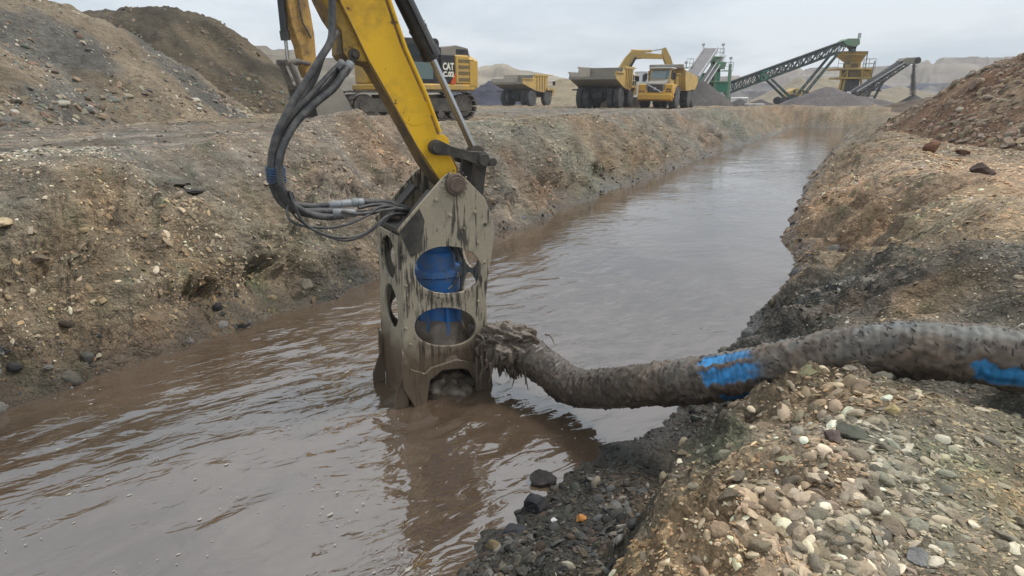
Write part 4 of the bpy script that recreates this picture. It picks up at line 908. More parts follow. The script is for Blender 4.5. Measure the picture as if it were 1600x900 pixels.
def excavator_cat():
    O = Vector((-4.06, 25.0, 0)); O.z = gz(O.x, O.y)-.02; yt = R(205); yu = R(226)
    th = thing('excavator', O, yt, 'yellow tracked excavator with black cab and lettered side panel beside the earth heap', 'excavator')
    Mu = Matrix.Rotation(yu-yt, 4, 'Z'); FU = Frame(O, yu); yl = 1.5
    def B(k, name, mat, par=th, **a): return T2(Mu, k).build(name, mat, par, **a)
    P = lambda x, y: FU.pt(x, y, yl)
    xr = P(751, 120)[0]; zb = P(700, 142)[1]-O.z; zd = P(700, 131)[1]-O.z; zt = P(700, 85)[1]-O.z; xc = P(690, 100)[0]; xl = P(712, 100)[0]; xf = xc+1.75
    k = MB(); k.box(xr+.25, xf+.15, -1.5, 1.5, zb, zd, b=.05); B(k, 'deck', M_CATY)
    k = MB(); k.box(xr, xr+.7, -1.5, 1.5, zb, zt-.02, b=.16); B(k, 'counterweight', M_CATY)
    k = MB(); k.box(xr+.55, xl, .6, 1.49, zd, zt, b=.04); B(k, 'engine_door', M_CATY)
    k = MB(); k.box(xr+.55, xc-.05, -1.49, .6, zd, zt-.03, b=.04); k.box(.1, xf, -1.49, -.62, zd, zd+.85, b=.05); B(k, 'engine_hood', M_CATY)
    xa, xb = P(742, 100)[0], P(716, 100)[0]
    for ya, yb in ((93, 98), (102.5, 107.5), (112, 117), (122, 127)):
        za, zz = P(728, yb)[1]-O.z, P(728, ya)[1]-O.z; k = MB(); k.box(xa+.05, xb-.02, 1.485, 1.497, za, zz)
        lv = B(k, 'louvre', paint('louvre_shadow', (.17, .12, .04), .7) if ya == 93 else bpy.data.materials['louvre_shadow'])
    k = MB(); k.box(xl, xc+.02, .6, 1.485, zd, zt, b=.03); pn = B(k, 'side_panel', M_DK)
    dx = (xc-xl)
    for s, z, sz in (('CAT', P(700, 109)[1]-O.z, .34), ('C.02', P(700, 119.5)[1]-O.z, .24)):
        me = text_mesh(s, sz, .004, .012); o = bpy.data.objects.new('lettering', me); COL.objects.link(o); o.parent = th
        me.materials.append(bpy.data.materials.get('letter_white') or paint('letter_white', (.75, .72, .6), .6, amount=.2))
        w_ = max(v.co.x for v in me.vertices)
        S = Matrix.Scale(-(dx*.86)/w_ if s == 'CAT' else -(dx*.82)/w_, 4, (1, 0, 0))
        S = Matrix.Diagonal(((dx*.80)/w_, 1, 1, 1))
        o.matrix_local = Mu @ Matrix.Translation((xc-dx*.08, 1.492, z)) @ Matrix.Rotation(math.pi, 4, 'Z') @ Matrix.Rotation(math.pi/2, 4, 'X') @ S
    k = MB(); k.plate([(xl+.02, zd), (xl+.28, zd), (xl+.0, zd+.42)], 1.487, 1.494); B(k, 'decal_stripe', M_REDO)
    # hood box with grilles
    zc = P(715, 72)[1]-O.z; xq, xw = P(737, 80)[0], P(692, 80)[0]
    k = MB(); k.plate([(xq, zt-.03), (xq+.12, zc-.05), (xl-.1, zc+.03), (xl+.15, zc-.03), (xw, zc-.07), (xw, zt-.03)], .15, 1.4); B(k, 'exhaust_hood', M_DUST)
    for i in range(3):
        a = xl-.12-i*(xl-.12-xq-.1)/3; k = MB(); k.box(a-(xl-xq)*.24, a, 1.4, 1.41, zt+.04, zc-.1); B(k, 'grille', M_DK)
    # cab
    ztp = P(690, 60)[1]-O.z; x0 = xc+.02
    k = MB(); k.plate([(x0, zd), (x0, ztp-.1), (x0+.1, ztp), (xf-.15, ztp-.05), (xf+.1, zd+1.0), (xf+.12, zd)], .42, 1.44); cb = B(k, 'cab', M_DK, bevel=.03)
    k = MB(); k.plate([(x0+.15, zd+.85), (x0+.15, ztp-.22), (xf-.32, ztp-.24), (xf-.12, zd+.9)], 1.442, 1.452); B(k, 'cab_window', M_GL)
    k = MB(); k.plate([(x0+.35, zd+.15), (x0+.35, zd+.72), (xf-.2, zd+.72), (xf-.15, zd+.15)], 1.442, 1.452); B(k, 'door_window', M_GLL)
    k = MB(); k.plate([(xf-.16, ztp-.18), (xf-.13, ztp-.18), (xf+.12, zd+1.05), (xf+.09, zd+1.05)], .5, 1.36); B(k, 'windscreen', M_GL)
    k = MB(); k.tube([(x0+.3, 1.0, ztp), (x0+.3, 1.0, ztp+.62)], .012, 5); B(k, 'antenna', M_DK)
    k = MB(); k.cyl((0, 0, .85), (0, 0, zb+.02), .75, n=24); k.build('slew_ring', M_DK, th)
    # boom, stick, cylinders
    E = lambda pts: [(a, b-O.z) for a, b in FU.poly(pts, 0)]
    k = MB(); k.plate(E([(646, 104), (638, 84), (618, 62), (586, -10), (570, -80), (540, -130), (470, -150), (430, -120), (432, -85), (470, -98), (520, -88), (540, -50), (552, 10), (575, 60), (612, 104)]), -.3, .3); B(k, 'boom', M_CATY, bevel=.02)
    k = MB(); k.plate(E([(428, -150), (436, -60), (444, 0), (452, 42), (463, 72), (471, 108), (476, 122), (484, 116), (489, 92), (486, 55), (480, 20), (476, 0), (470, -60), (465, -120), (450, -165)]), -.22, .22); B(k, 'stick', paint('worn_ochre', (.47, .27, .06), .6, dirt=(.10, .07, .05), amount=.5, dscale=2, chips=4), bevel=.015)
    q = lambda a, b, y=0: (lambda t: Vector((t[0], y, t[1]-O.z)))(FU.pt(a, b, 0))
    k = MB(); k.cyl(q(430, -90), q(445.5, 61), .12, n=14); k.cyl(q(444, 48), q(446.5, 63), .15, n=14); B(k, 'cylinder_barrel', M_DK)
    k = MB(); k.cyl(q(446, 60), q(450, 97), .055, n=10); B(k, 'cylinder_rod', M_CHROME)
    for yy in (-.3, .3):
        k = MB(); k.tube([q(441, 98, yy), q(461, 97, yy)], .10, 12); k.tube([q(446, 98, yy), q(462, 136, yy)], [.10, .09], 10); k.tube([q(461, 97, yy), q(477, 100, yy)], .07, 8); B(k, 'bucket_link', M_TRK)
    k = MB(); k.tube([q(452, -60, .26), q(459, 0, .27), q(466, 36, .27), q(480, 60, .26)], .03, 6); k.tube([q(474, -60, -.3), q(484, 20, -.3), q(492, 60, -.3), q(489, 92, -.3)], .05, 6); B(k, 'stick_hose', M_HOSE)
    cr = [(466, 134), (492, 118), (512, 136), (526, 160), (534, 180), (530, 191), (518, 197), (500, 198), (482, 195)]
    inner = [(484, 192), (500, 193), (515, 191), (524, 184), (520, 166), (508, 144), (491, 126), (470, 140)]
    k = MB(); k.plate(E(cr+inner), -.75, .75); 
    bk = B(k, 'bucket', M_DUST)
    k = MB(); k.plate(E(cr), .75, .78); k.plate(E(cr), -.78, -.75); B(k, 'bucket_cheek', M_DUST)
    for i in range(5):
        yy = -.68+i*.34; k = MB(); a = q(484, 194, 0); k.plate([(a.x+.1, a.z+.08), (a.x-.22, a.z-.06), (a.x+.1, a.z-.05)], yy-.05, yy+.05); B(k, 'bucket_tooth', M_TRK)
    # tracks
    L_, r = 4.5, .46; pl = 2*(L_-2*r)+2*math.pi*r; n = 50
    sh = MB(); sh.box(-.085, .085, -.33, .33, .0, .035); sh.box(-.085, -.06, -.33, .33, .035, .075); sh.box(.0, .02, -.33, .33, .035, .06); shm = sh.mesh('track_shoe'); shm.materials.append(M_TRK)
    for yy in (-1.3, 1.3):
        for i in range(n):
            s = pl*i/n; h = L_/2-r
            if s < 2*h: x, z, a = h-s, 2*r, 0
            elif s < 2*h+math.pi*r: t = (s-2*h)/r; x, z, a = -h-r*math.sin(t), r+r*math.cos(t), -t
            elif s < 4*h+math.pi*r: x, z, a = -h+(s-2*h-math.pi*r), 0, math.pi
            else: t = (s-4*h-math.pi*r)/r; x, z, a = h+r*math.sin(t), r-r*math.cos(t), math.pi-t
            o = bpy.data.objects.new('track_shoe', shm); COL.objects.link(o); o.parent = th
            o.matrix_local = Matrix.Translation((x, yy, z+.06)) @ Matrix.Rotation(a, 4, 'Y')
        k = MB(); k.box(-L_/2+.5, L_/2-.5, yy-.22, yy+.22, .28, .78, b=.05); k.box(-.9, .9, min(yy, 0), max(yy, 0), .5, .9); k.build('track_frame', M_TRK, th)
        for xx in (-L_/2+r, L_/2-r):
            k = MB(); k.lathe((xx, yy-.2, r+.06), (0, 1, 0), [(0, .3), (0, .38), (.06, .4), (.34, .4), (.4, .38), (.4, .22), (.46, .2)], 24); k.build('idler', M_TRK, th)
        for j in range(7): xx = -L_/2+.85+j*.47; k = MB(); k.cyl((xx, yy-.2, .2), (xx, yy+.24, .2), .13, n=14); k.build('track_roller', M_TRK, th)
    return th
excavator_cat()

def rigid_truck(loc, yaw, label, group):
    th = thing('dump_truck', loc, yaw, label, 'dump truck', group); r, w = .92, .52
    for y, s in ((-1.62, -1), (-1.05, -1), (1.05, 1), (1.62, 1)): tyre('wheel', th, 0, y, r, w, s, M_DUST)
    for y, s in ((-1.45, -1), (1.45, 1)): tyre('wheel', th, 3.9, y, r, w, s, M_DUST)
    k = MB(); k.box(-.9, 5.0, -.45, .45, .95, 1.3); k.build('chassis', M_DK, th)
    k = MB(); k.cyl((0, -1.6, r), (0, 1.6, r), .24, n=12); k.lathe((0, 0, r), (1, 0, 0), [(-.6, .2), (-.45, .42), (.4, .42), (.7, .2)], 16); k.build('rear_axle', M_DK, th)
    for y in (-.5, .5): k = MB(); k.cyl((-.35, y, r), (.1, y, 1.9), .11, n=10); k.build('strut', M_DUST, th)
    # body: floor with upswept tail, sides with ribs, headboard, canopy
    fl = [(-2.35, 2.42), (.3, 1.72), (2.55, 1.5), (3.25, 2.3), (3.25, 3.45), (3.12, 3.45), (3.12, 2.35), (2.5, 1.68), (.3, 1.9), (-2.35, 2.56)]
    k = MB(); k.plate(fl, -1.9, 1.9); bd = k.build('dump_body', M_DUST, th)
    sd = [(-2.35, 2.42), (.3, 1.72), (2.55, 1.5), (3.25, 2.3), (3.25, 3.5), (.2, 3.42), (-.1, 2.98), (-2.35, 2.95)]
    for y0, y1 in ((-2.0, -1.88), (1.88, 2.0)): k = MB(); k.plate(sd, y0, y1); k.build('body_side', M_OCH if y0 < 0 else M_DUST, th, bevel=.02)
    for s in (-1, 1):
        k = MB(); a, b = (2.0, 2.09) if s > 0 else (-2.09, -2.0); k.box(.1, 3.25, a, b, 3.28, 3.46); k.plate([(-2.35, 2.85), (-.1, 2.88), (-.1, 2.98), (-2.35, 2.96)], a, b); k.build('body_rail', M_OCH, th)
        for x in (.75, 1.35, 1.95, 2.55): k = MB(); z0 = np.interp(x, [.3, 2.55], [1.75, 1.55])+.1; k.box(x-.07, x+.07, a, b, z0, 3.28); k.build('body_rib', M_OCH, th)
    k = MB(); k.box(3.25, 4.7, -1.9, 1.9, 3.38, 3.46); k.build('canopy', M_OCH, th)
    k = MB(); k.box(-2.42, -2.33, -2.0, 2.0, 2.36, 2.58); k.build('tail_lip', M_DUST, th)
    k = MB(); k.box(-.3, .3, -.8, .8, 1.3, 1.75); k.build('body_hinge', M_DK, th)
    # front: deck, cab, hood, ladder, rails
    k = MB(); k.box(3.4, 5.3, -1.85, 1.85, 1.75, 1.95); k.box(4.9, 5.4, -1.7, 1.7, 1.1, 1.75); k.build('front_deck', M_OCH, th)
    k = MB(); k.box(3.5, 4.7, .35, 1.6, 1.95, 3.2, b=.05); k.build('cab', M_OCH, th)
    for y in (.34, 1.605): k = MB(); k.box(3.65, 4.55, y-.005, y+.005, 2.45, 3.05); k.build('cab_window', M_GL, th)
    k = MB(); k.box(3.44, 3.497, .5, 1.45, 2.45, 3.05); k.build('rear_window', M_GL, th)
    k = MB(); k.box(3.5, 5.3, -1.0, .3, 1.95, 2.45, b=.05); k.build('engine_hood', M_OCH, th)
    k = MB(); k.cyl((3.6, -1.3, 1.95), (3.6, -1.3, 2.7), .28, n=16); k.build('air_cleaner', M_OCH, th)
    k = MB(); 
    for x in (3.5, 4.4, 5.2): k.tube([(x, -1.82, 1.95), (x, -1.82, 2.85)], .035, 5)
    k.tube([(3.5, -1.82, 2.85), (5.2, -1.82, 2.85)], .035, 5); k.tube([(3.5, -1.82, 2.4), (5.2, -1.82, 2.4)], .03, 5); k.build('handrail', M_WHITE, th)
    k = MB(); k.box(4.6, 4.7, -2.2, -1.9, 2.3, 2.75); k.build('mirror', M_DK, th)
    for y in (-1.5, 1.5): k = MB(); k.box(-1.5, -1.45, y-.5, y+.5, 1.5, 1.62); k.build('mud_flap_bar', M_DK, th)
    return th
GT = 'rigid dump trucks on the haul ground'
def place(px, Y): p = at_y(px, 160, Y); return Vector((p.x, Y, gz(p.x, Y)-.02))
rigid_truck(place(937, 57), R(66), 'nearer ochre dump truck seen from behind with big twin rear tyres, tail upswept', GT)
rigid_truck(place(810, 76), R(58), 'farther ochre dump truck left of the other, standing in front of pale hills', GT)

def hauler():
    th = thing('articulated_hauler', place(1030, 56.5), R(244), 'orange yellow hauler facing the trench with slanted stripe on its grille', 'dump truck')
    r, w = .92, .62
    for y, s in ((-1.22, -1), (1.22, 1)): tyre('wheel', th, 0, y, r, w, s, M_DUST)
    for x in (-4.6, -6.5):
        for y, s in ((-1.22, -1), (1.22, 1)): tyre('wheel', th, x, y, r, w+.1, s, M_DUST)
    k = MB(); k.plate([(1.75, .95), (1.62, 1.75), (.2, 1.95), (.2, 1.5), (-.2, 1.5), (-.2, 1.2), (.95, 1.2), (1.0, .8)], -1.45, 1.45); k.build('fender', M_VOL, th, bevel=.05)
    k = MB(); k.plate([(1.7, 1.5), (1.62, 2.02), (.1, 2.42), (-.1, 2.42), (-.1, 1.5)], -.78, .78); k.build('bonnet', M_DUST, th, bevel=.05)
    for s in (-1, 1): k = MB(); a, b = (.79, 1.42) if s > 0 else (-1.42, -.79); k.box(1.0, 1.68, a, b, 1.3, 1.98, b=.06); k.build('light_pod', M_VOL, th)
    k = MB(); k.box(1.69, 1.73, -.62, .62, 1.32, 1.93); gr = k.build('grille', paint('grille_dark', (.05, .03, .028), .6), th)
    for i in range(5): k = MB(); k.box(1.73, 1.745, -.6, .6, 1.37+i*.11, 1.40+i*.11); k.build('grille_bar', M_DK, gr)
    k = MB(); M = Matrix.Translation((1.75, 0, 1.62)) @ Matrix.Rotation(R(-27), 4, 'X'); k.box(0, .015, -.66, .66, -.035, .035, M); k.build('diagonal_stripe', M_WHITE, gr)
    k = MB(); k.lathe((1.75, 0, 1.62), (1, 0, 0), [(0, .11), (.03, .11), (.03, .075), (.01, .07)], 20); k.build('emblem', M_GALV, gr)
    k = MB(); k.plate([(1.85, .75), (1.85, 1.15), (1.6, 1.25), (1.2, .6)], -1.4, 1.4); k.build('bumper', M_VOL, th, bevel=.04)
    for s in (-1, 1):
        for i in range(2):
            k = MB(); y = s*(.98+.25*i); k.box(1.68, 1.70, y-.08, y+.08, 1.33, 1.45); k.build('headlight', M_DK, th)
        k = MB(); k.box(1.675, 1.695, s*1.1-.16, s*1.1+.16, 1.5, 1.62); k.build('light_cluster', M_DK, th) if s > 0 else None
    k = MB(); k.plate([(.25, 1.6), (.28, 2.4), (.02, 3.22), (-1.35, 3.25), (-1.35, 1.6)], -.85, .85); k.build('cab', M_OCH, th, bevel=.04)
    k = MB(); k.plate([(.285, 2.42), (.265, 2.42), (.03, 3.12), (.05, 3.12)], -.78, .78); k.v = [(a+.012, b, c) for a, b, c in k.v]; k.build('windscreen', M_GLL, th)
    for s in (-1, 1): k = MB(); y = s*.855; k.plate([(.1, 2.4), (-.05, 3.1), (-1.2, 3.1), (-1.2, 2.3)], y-.004, y+.004); k.build('side_window', M_GL, th)
    k = MB(); k.box(-1.5, .35, -.95, .95, 3.24, 3.32); k.build('roof', M_WHITE, th)
    k = MB(); k.tube([(.4, .5, 2.3), (.15, .6, 3.0)], .02, 5); k.build('wiper', M_DK, th)
    for s in (-1, 1): k = MB(); k.box(.3, .38, s*1.2-.12, s*1.2+.12, 2.35, 2.85); k.tube([(.1, s*.85, 2.8), (.34, s*1.2, 2.8)], .02, 5); k.build('mirror', M_DK, th)
    k = MB()
    for i in range(4): k.box(-.9, -.3, 1.15, 1.45, .7+i*.28, .74+i*.28)
    k.build('steps', M_OCH, th, kind='stuff')
    k = MB()
    for x in (-1.35, -.6, .1): k.tube([(x, 1.35, 1.9), (x, 1.35, 2.8)], .025, 5)
    k.tube([(-1.35, 1.35, 2.8), (.1, 1.35, 2.8)], .025, 5); k.build('handrail', M_OCH, th)
    k = MB(); k.box(-2.4, 0.8, -.45, .45, .8, 1.3); k.box(-7.2, -2.2, -.4, .4, .95, 1.25); k.build('chassis', M_DK, th)
    k = MB(); k.box(-2.2, -1.45, -1.1, 1.1, 1.3, 2.6, b=.06); k.build('engine_bay', M_OCH, th)
    fl = [(-7.9, 2.2), (-6.8, 1.6), (-2.7, 1.45), (-2.2, 2.3), (-2.0, 3.3), (-2.12, 3.3), (-2.32, 2.35), (-2.8, 1.6), (-6.8, 1.75), (-7.9, 2.35)]
    k = MB(); k.plate(fl, -1.5, 1.5); k.build('dump_body', M_OCH, th)
    sd = [(-7.9, 2.2), (-6.8, 1.6), (-2.7, 1.45), (-2.2, 2.3), (-2.0, 3.15), (-7.3, 2.75), (-7.9, 2.6)]
    for a, b in ((-1.62, -1.5), (1.5, 1.62)): k = MB(); k.plate(sd, a, b); k.build('body_side', M_OCH, th, bevel=.02)
    k = MB(); k.box(-2.15, -1.6, -1.45, 1.45, 3.25, 3.62, b=.05); k.build('headboard', M_DUST, th)
    k = MB(); rs = np.random.RandomState(4); V, f = ico(3); n = fbm(V[:, 0]*2, V[:, 1]*2+V[:, 2], 3, 5); V = V*(1+.15*n)[:, None]*np.array([2.5, 1.35, .75])+np.array([-4.8, 0, 2.5]); k.add(V.tolist(), f.tolist())
    k.build('load', paint('load_earth', (.16, .14, .12), .95, bump=.5), th)
    return th
hauler()

def excavator_far():
    O = place(1010, 66); F2 = Frame(O, 0)
    th = thing('excavator', O, 0, 'dusty yellow excavator behind the trucks with its arched boom over the nearer dump truck', 'excavator')
    E = lambda pts: [(a, b-O.z) for a, b in F2.poly(pts, 0)]; q = lambda a, b, y=0: (lambda t: Vector((t[0], y, t[1]-O.z)))(F2.pt(a, b, 0))
    k = MB(); k.plate(E([(964, 116), (967, 106), (976, 91), (986, 80), (993, 79), (1001, 80), (1007, 83), (1033, 85), (1035, 92), (1004, 91.5), (993, 93), (985, 99), (978, 111), (975, 118)]), -.4, .4); k.build('boom', M_OCH, th, bevel=.04)
    k = MB(); k.plate(E([(1035.5, 75), (1039.5, 74.2), (1045, 85), (1052, 106), (1053, 118), (1046, 118), (1041, 104), (1037, 94), (1034, 86)]), -.3, .3); k.build('stick', M_OCH, th, bevel=.03)
    k = MB(); k.cyl(q(986, 79, 0), q(1004, 80, 0), .13, n=10); k.cyl(q(1018, 79.6), q(1003, 80), .13, n=10); k.build('cylinder_barrel', M_OCH, th)
    k = MB(); k.cyl(q(1017, 79.5), q(1036, 76.5), .07, n=8); k.build('cylinder_rod', M_CHROME, th)
    for yy in (-.55, .55): k = MB(); k.cyl(q(979, 113, yy), q(992, 90, yy), .11, n=10); k.build('boom_cylinder', M_DK, th)
    k = MB(); k.cyl(q(1046, 88, 0), q(1051, 104, 0), .1, n=8); k.build('bucket_cylinder', M_DK, th)
    k = MB(); k.plate(E([(1046, 116), (1058, 114), (1064, 124), (1060, 132), (1050, 134), (1058, 124), (1054, 119)]), -.8, .8); k.build('bucket', M_TRK, th)
    a = q(968, 112); k = MB(); k.box(a.x-3.6, a.x-.2, -1.6, 1.6, 1.2, 2.7, b=.1); k.build('engine_house', M_OCH, th)
    k = MB(); k.box(a.x-.2, a.x+1.5, -1.6, -.5, 1.2, 3.1, b=.06); k.build('cab', M_OCH, th)
    k = MB(); k.box(a.x, a.x+1.35, -1.61, -1.6, 2.1, 2.95); k.build('cab_window', M_GL, th)
    k = MB(); k.box(a.x-.2, a.x+1.5, -.5, 1.6, 1.2, 1.7, b=.05); k.build('deck', M_OCH, th)
    for yy in (-1.4, 1.4):
        k = MB(); x0, x1 = a.x-3.4, a.x+2.0; pts = [(x0+.5+.5*math.cos(t), .5+.5*math.sin(t)) for t in np.linspace(math.pi/2, 3*math.pi/2, 9)]+[(x1-.5+.5*math.cos(t), .5+.5*math.sin(t)) for t in np.linspace(-math.pi/2, math.pi/2, 9)]
        k.plate(pts, yy-.33, yy+.33); k.build('track', M_TRK, th)
excavator_far()
# ---------------------------------------------------------------- screening and crushing plant
def bars(k, segs, r, n=4):
    for a, b in segs: k.tube([a, b], r, n)
def truss(th, FR, O, top, bot, half, nb, mat, r=.07, name='truss', belt=True, tube_lo=None):
    """two lattice side frames between pixel chords, with a belt along the top"""
    q = lambda p, y: (lambda t: Vector((t[0], y, t[1]-O.z)))(FR.pt(p[0], p[1], 0))
    lerp = lambda a, b, t: (a[0]+(b[0]-a[0])*t, a[1]+(b[1]-a[1])*t)
    for y in (-half, half):
        k = MB(); bars(k, [(q(top[0], y), q(top[1], y)), (q(bot[0], y), q(bot[1], y))], r*1.25)
        for i in range(nb+1):
            t = i/nb; a = q(lerp(*top, t), y); b = q(lerp(*bot, t), y); bars(k, [(a, b)], r*.7)
            if i < nb: bars(k, [(a, q(lerp(*bot, t+1/nb), y))] if i % 2 else [(b, q(lerp(*top, t+1/nb), y))], r*.7)
        k.build(name, mat, th, smooth=None)
    k = MB()
    for i in range(nb+1):
        t = i/nb
        for ch in (top, bot): bars(k, [(q(lerp(*ch, t), -half), q(lerp(*ch, t), half))], r*.6)
    k.build('cross_members', mat, th, smooth=None, kind='stuff')
    if belt:
        k = MB(); u = Vector((0, 0, .22)); a, b = q(top[0], 0)+u, q(top[1], 0)+u
        k.add([a+Vector((0, -half*.8, .12)), a+Vector((0, 0, 0)), a+Vector((0, half*.8, .12)), b+Vector((0, -half*.8, .12)), b, b+Vector((0, half*.8, .12))]+[v-Vector((0, 0, .05)) for v in (a+Vector((0, -half*.8, .12)), a, a+Vector((0, half*.8, .12)), b+Vector((0, -half*.8, .12)), b, b+Vector((0, half*.8, .12)))], [(0, 1, 4, 3), (1, 2, 5, 4), (6, 9, 10, 7), (7, 10, 11, 8), (0, 3, 9, 6), (2, 8, 11, 5)])
        k.build('belt', M_HOSE, th)
        k = MB(); m = int(nb*1.6)
        for i in range(m+1):
            t = i/m; p = q(lerp(*top, t), 0); k.cyl(p+Vector((0, -half, .26)), p+Vector((0, half, .2)), .07, n=6); bars(k, [(p+Vector((0, -half, 0)), p+Vector((0, -half, .3)))], .05)
        a, b = q(top[0], -half), q(top[1], -half); bars(k, [(a+Vector((0, -.02, .34)), b+Vector((0, -.02, .34)))], .06)
        k.build('rollers', mat, th, kind='stuff')
def rail(th, P, h=1.0, mat=None, r=.03, n=4):
    k = MB(); P = [Vector(p) for p in P]; up = Vector((0, 0, h))
    for a, b in zip(P, P[1:]):
        bars(k, [(a+up, b+up), (a+up*.5, b+up*.5)], r)
        m = max(1, int((b-a).length/1.3))
        for i in range(m+1): c = a.lerp(b, i/m); bars(k, [(c, c+up)], r)
    k.build('handrail', mat or M_GALV, th, smooth=None)
M_TRUS = paint('dark_green_steel', (.045, .075, .068), .6, dirt=(.16, .17, .15), amount=.5, dscale=.8)
M_TRK2 = paint('black_steel', (.05, .05, .052), .6, dirt=(.15, .14, .13), amount=.5, dscale=.8)
M_PLY = paint('crusher_yellow', (.50, .33, .05), .6, dirt=(.28, .22, .15), amount=.5, dscale=.6, fine=5)
def green_plant():
    Y = 84; O = place(1110, Y); FR = Frame(O, 0)
    th = thing('screening_plant', O, 0, 'green screening plant with steep grey conveyor and railed platforms', 'screening plant')
    q = lambda a, b, y=0: (lambda t: Vector((t[0], y, t[1]-O.z)))(FR.pt(a, b, y))
    def bx(px0, py0, px1, py1, y0, y1, name, mat, b=.03):
        a, c = q(px0, py1, y0), q(px1, py0, y0); k = MB(); k.box(a.x, c.x, y0, y1, a.z, c.z, b=b); return k.build(name, mat, th)
    # steep feeder: rises away from the viewer to the top of the tower
    lo, hi = q(1080, 121, -5), q(1111, 76, 1.5); w = .78
    d = (hi-lo).normalized(); sx = Vector((1, 0, 0)); nn = d.cross(sx).normalized()
    if nn.y > 0: nn = -nn
    def slab(o0, o1, t0, t1, name, mat):
        k = MB(); vs = [p+sx*a+nn*b for p in (lo, hi) for a, b in ((o0, t0), (o1, t0), (o1, t1), (o0, t1))]
        k.add(vs, [(0, 1, 2, 3), (7, 6, 5, 4), (0, 4, 5, 1), (1, 5, 6, 2), (2, 6, 7, 3), (3, 7, 4, 0)]); k.build(name, mat, th)
    slab(-w, w, 0, .06, 'feeder_belt', paint('worn_belt', (.17, .16, .165), .8, dirt=(.24, .22, .21), amount=.5, dscale=1))
    slab(-w-.14, -w, -.3, .22, 'feeder_side', M_GALV); slab(w, w+.14, -.3, .22, 'feeder_side', M_GALV)
    slab(w+.75, w+.85, -.8, -.6, 'walkway_rail', M_GALV); slab(w+1.25, w+1.35, -1.0, -.8, 'walkway_rail', M_GALV); slab(w+.14, w+1.3, -1.15, -1.05, 'walkway', M_TRK2)
    for a, b in ((1108, 0), (1108, 3), (1114, -.5), (1136, -.5), (1136, 3)):
        k = MB(); p = q(a, 158, b); t = q(a, 100, b); k.box(p.x-.14, p.x+.14, b-.14, b+.14, -.2, t.z); k.build('leg', M_GRNL, th)
    bx(1096, 114, 1108, 134, .5, 3.5, 'side_body', M_GRN); bx(1109, 113, 1126, 127, -.4, 3, 'screen_box', M_GRN)
    bx(1114, 129, 1138, 144, -.6, 2.6, 'lower_hopper', M_GRN); bx(1103, 126.5, 1137, 129, -.8, 3, 'platform', M_GRNL)
    a, b, c, dd = q(1118, 95, 0), q(1135, 97, 0), q(1131, 108, 0), q(1119, 107, 0)
    k = MB(); k.plate([(a.x, a.z), (b.x, b.z), (c.x, c.z), (dd.x, dd.z)], -.3, 2.2); k.build('transfer_chute', M_GRNL, th, bevel=.04)
    bx(1112, 88, 1124, 96, .3, 2, 'drive_housing', M_GRNL); bx(1118, 106, 1126, 116, .2, 2, 'chute_leg', M_TRK2)
    for (x0, x1, yy, s) in ((1119, 1130, 88.5, .3), (1131, 1144, 110, .3), (1072, 1082, 105, -3)):
        p, r_ = q(x0, yy, s), q(x1, yy, s); k = MB(); k.box(p.x, r_.x, s-.2, s+1.4, p.z-.08, p.z); k.build('platform', M_GRNL, th)
        rail(th, [(p.x, s-.2, p.z), (r_.x, s-.2, p.z), (r_.x, s+1.4, p.z)], .95)
    for a, b in ((1139, 1), (1143, 1)): k = MB(); p = q(a, 110, b); k.cyl((p.x, b, p.z), (p.x, b, p.z-4.0), .06, n=6); k.build('post', M_GALV, th)
    for px, y0, y1 in ((1099, 80, 71), (1130, 84, 71), (1142, 104, 92), (1072, 108, 99)):
        k = MB(); p, t = q(px, y0, .3), q(px, y1, .3); k.cyl(p, t, .045, n=5); k.box(t.x-.16, t.x+.16, .2, .4, t.z-.05, t.z+.22); k.build('floodlight', M_GALV, th)
green_plant()
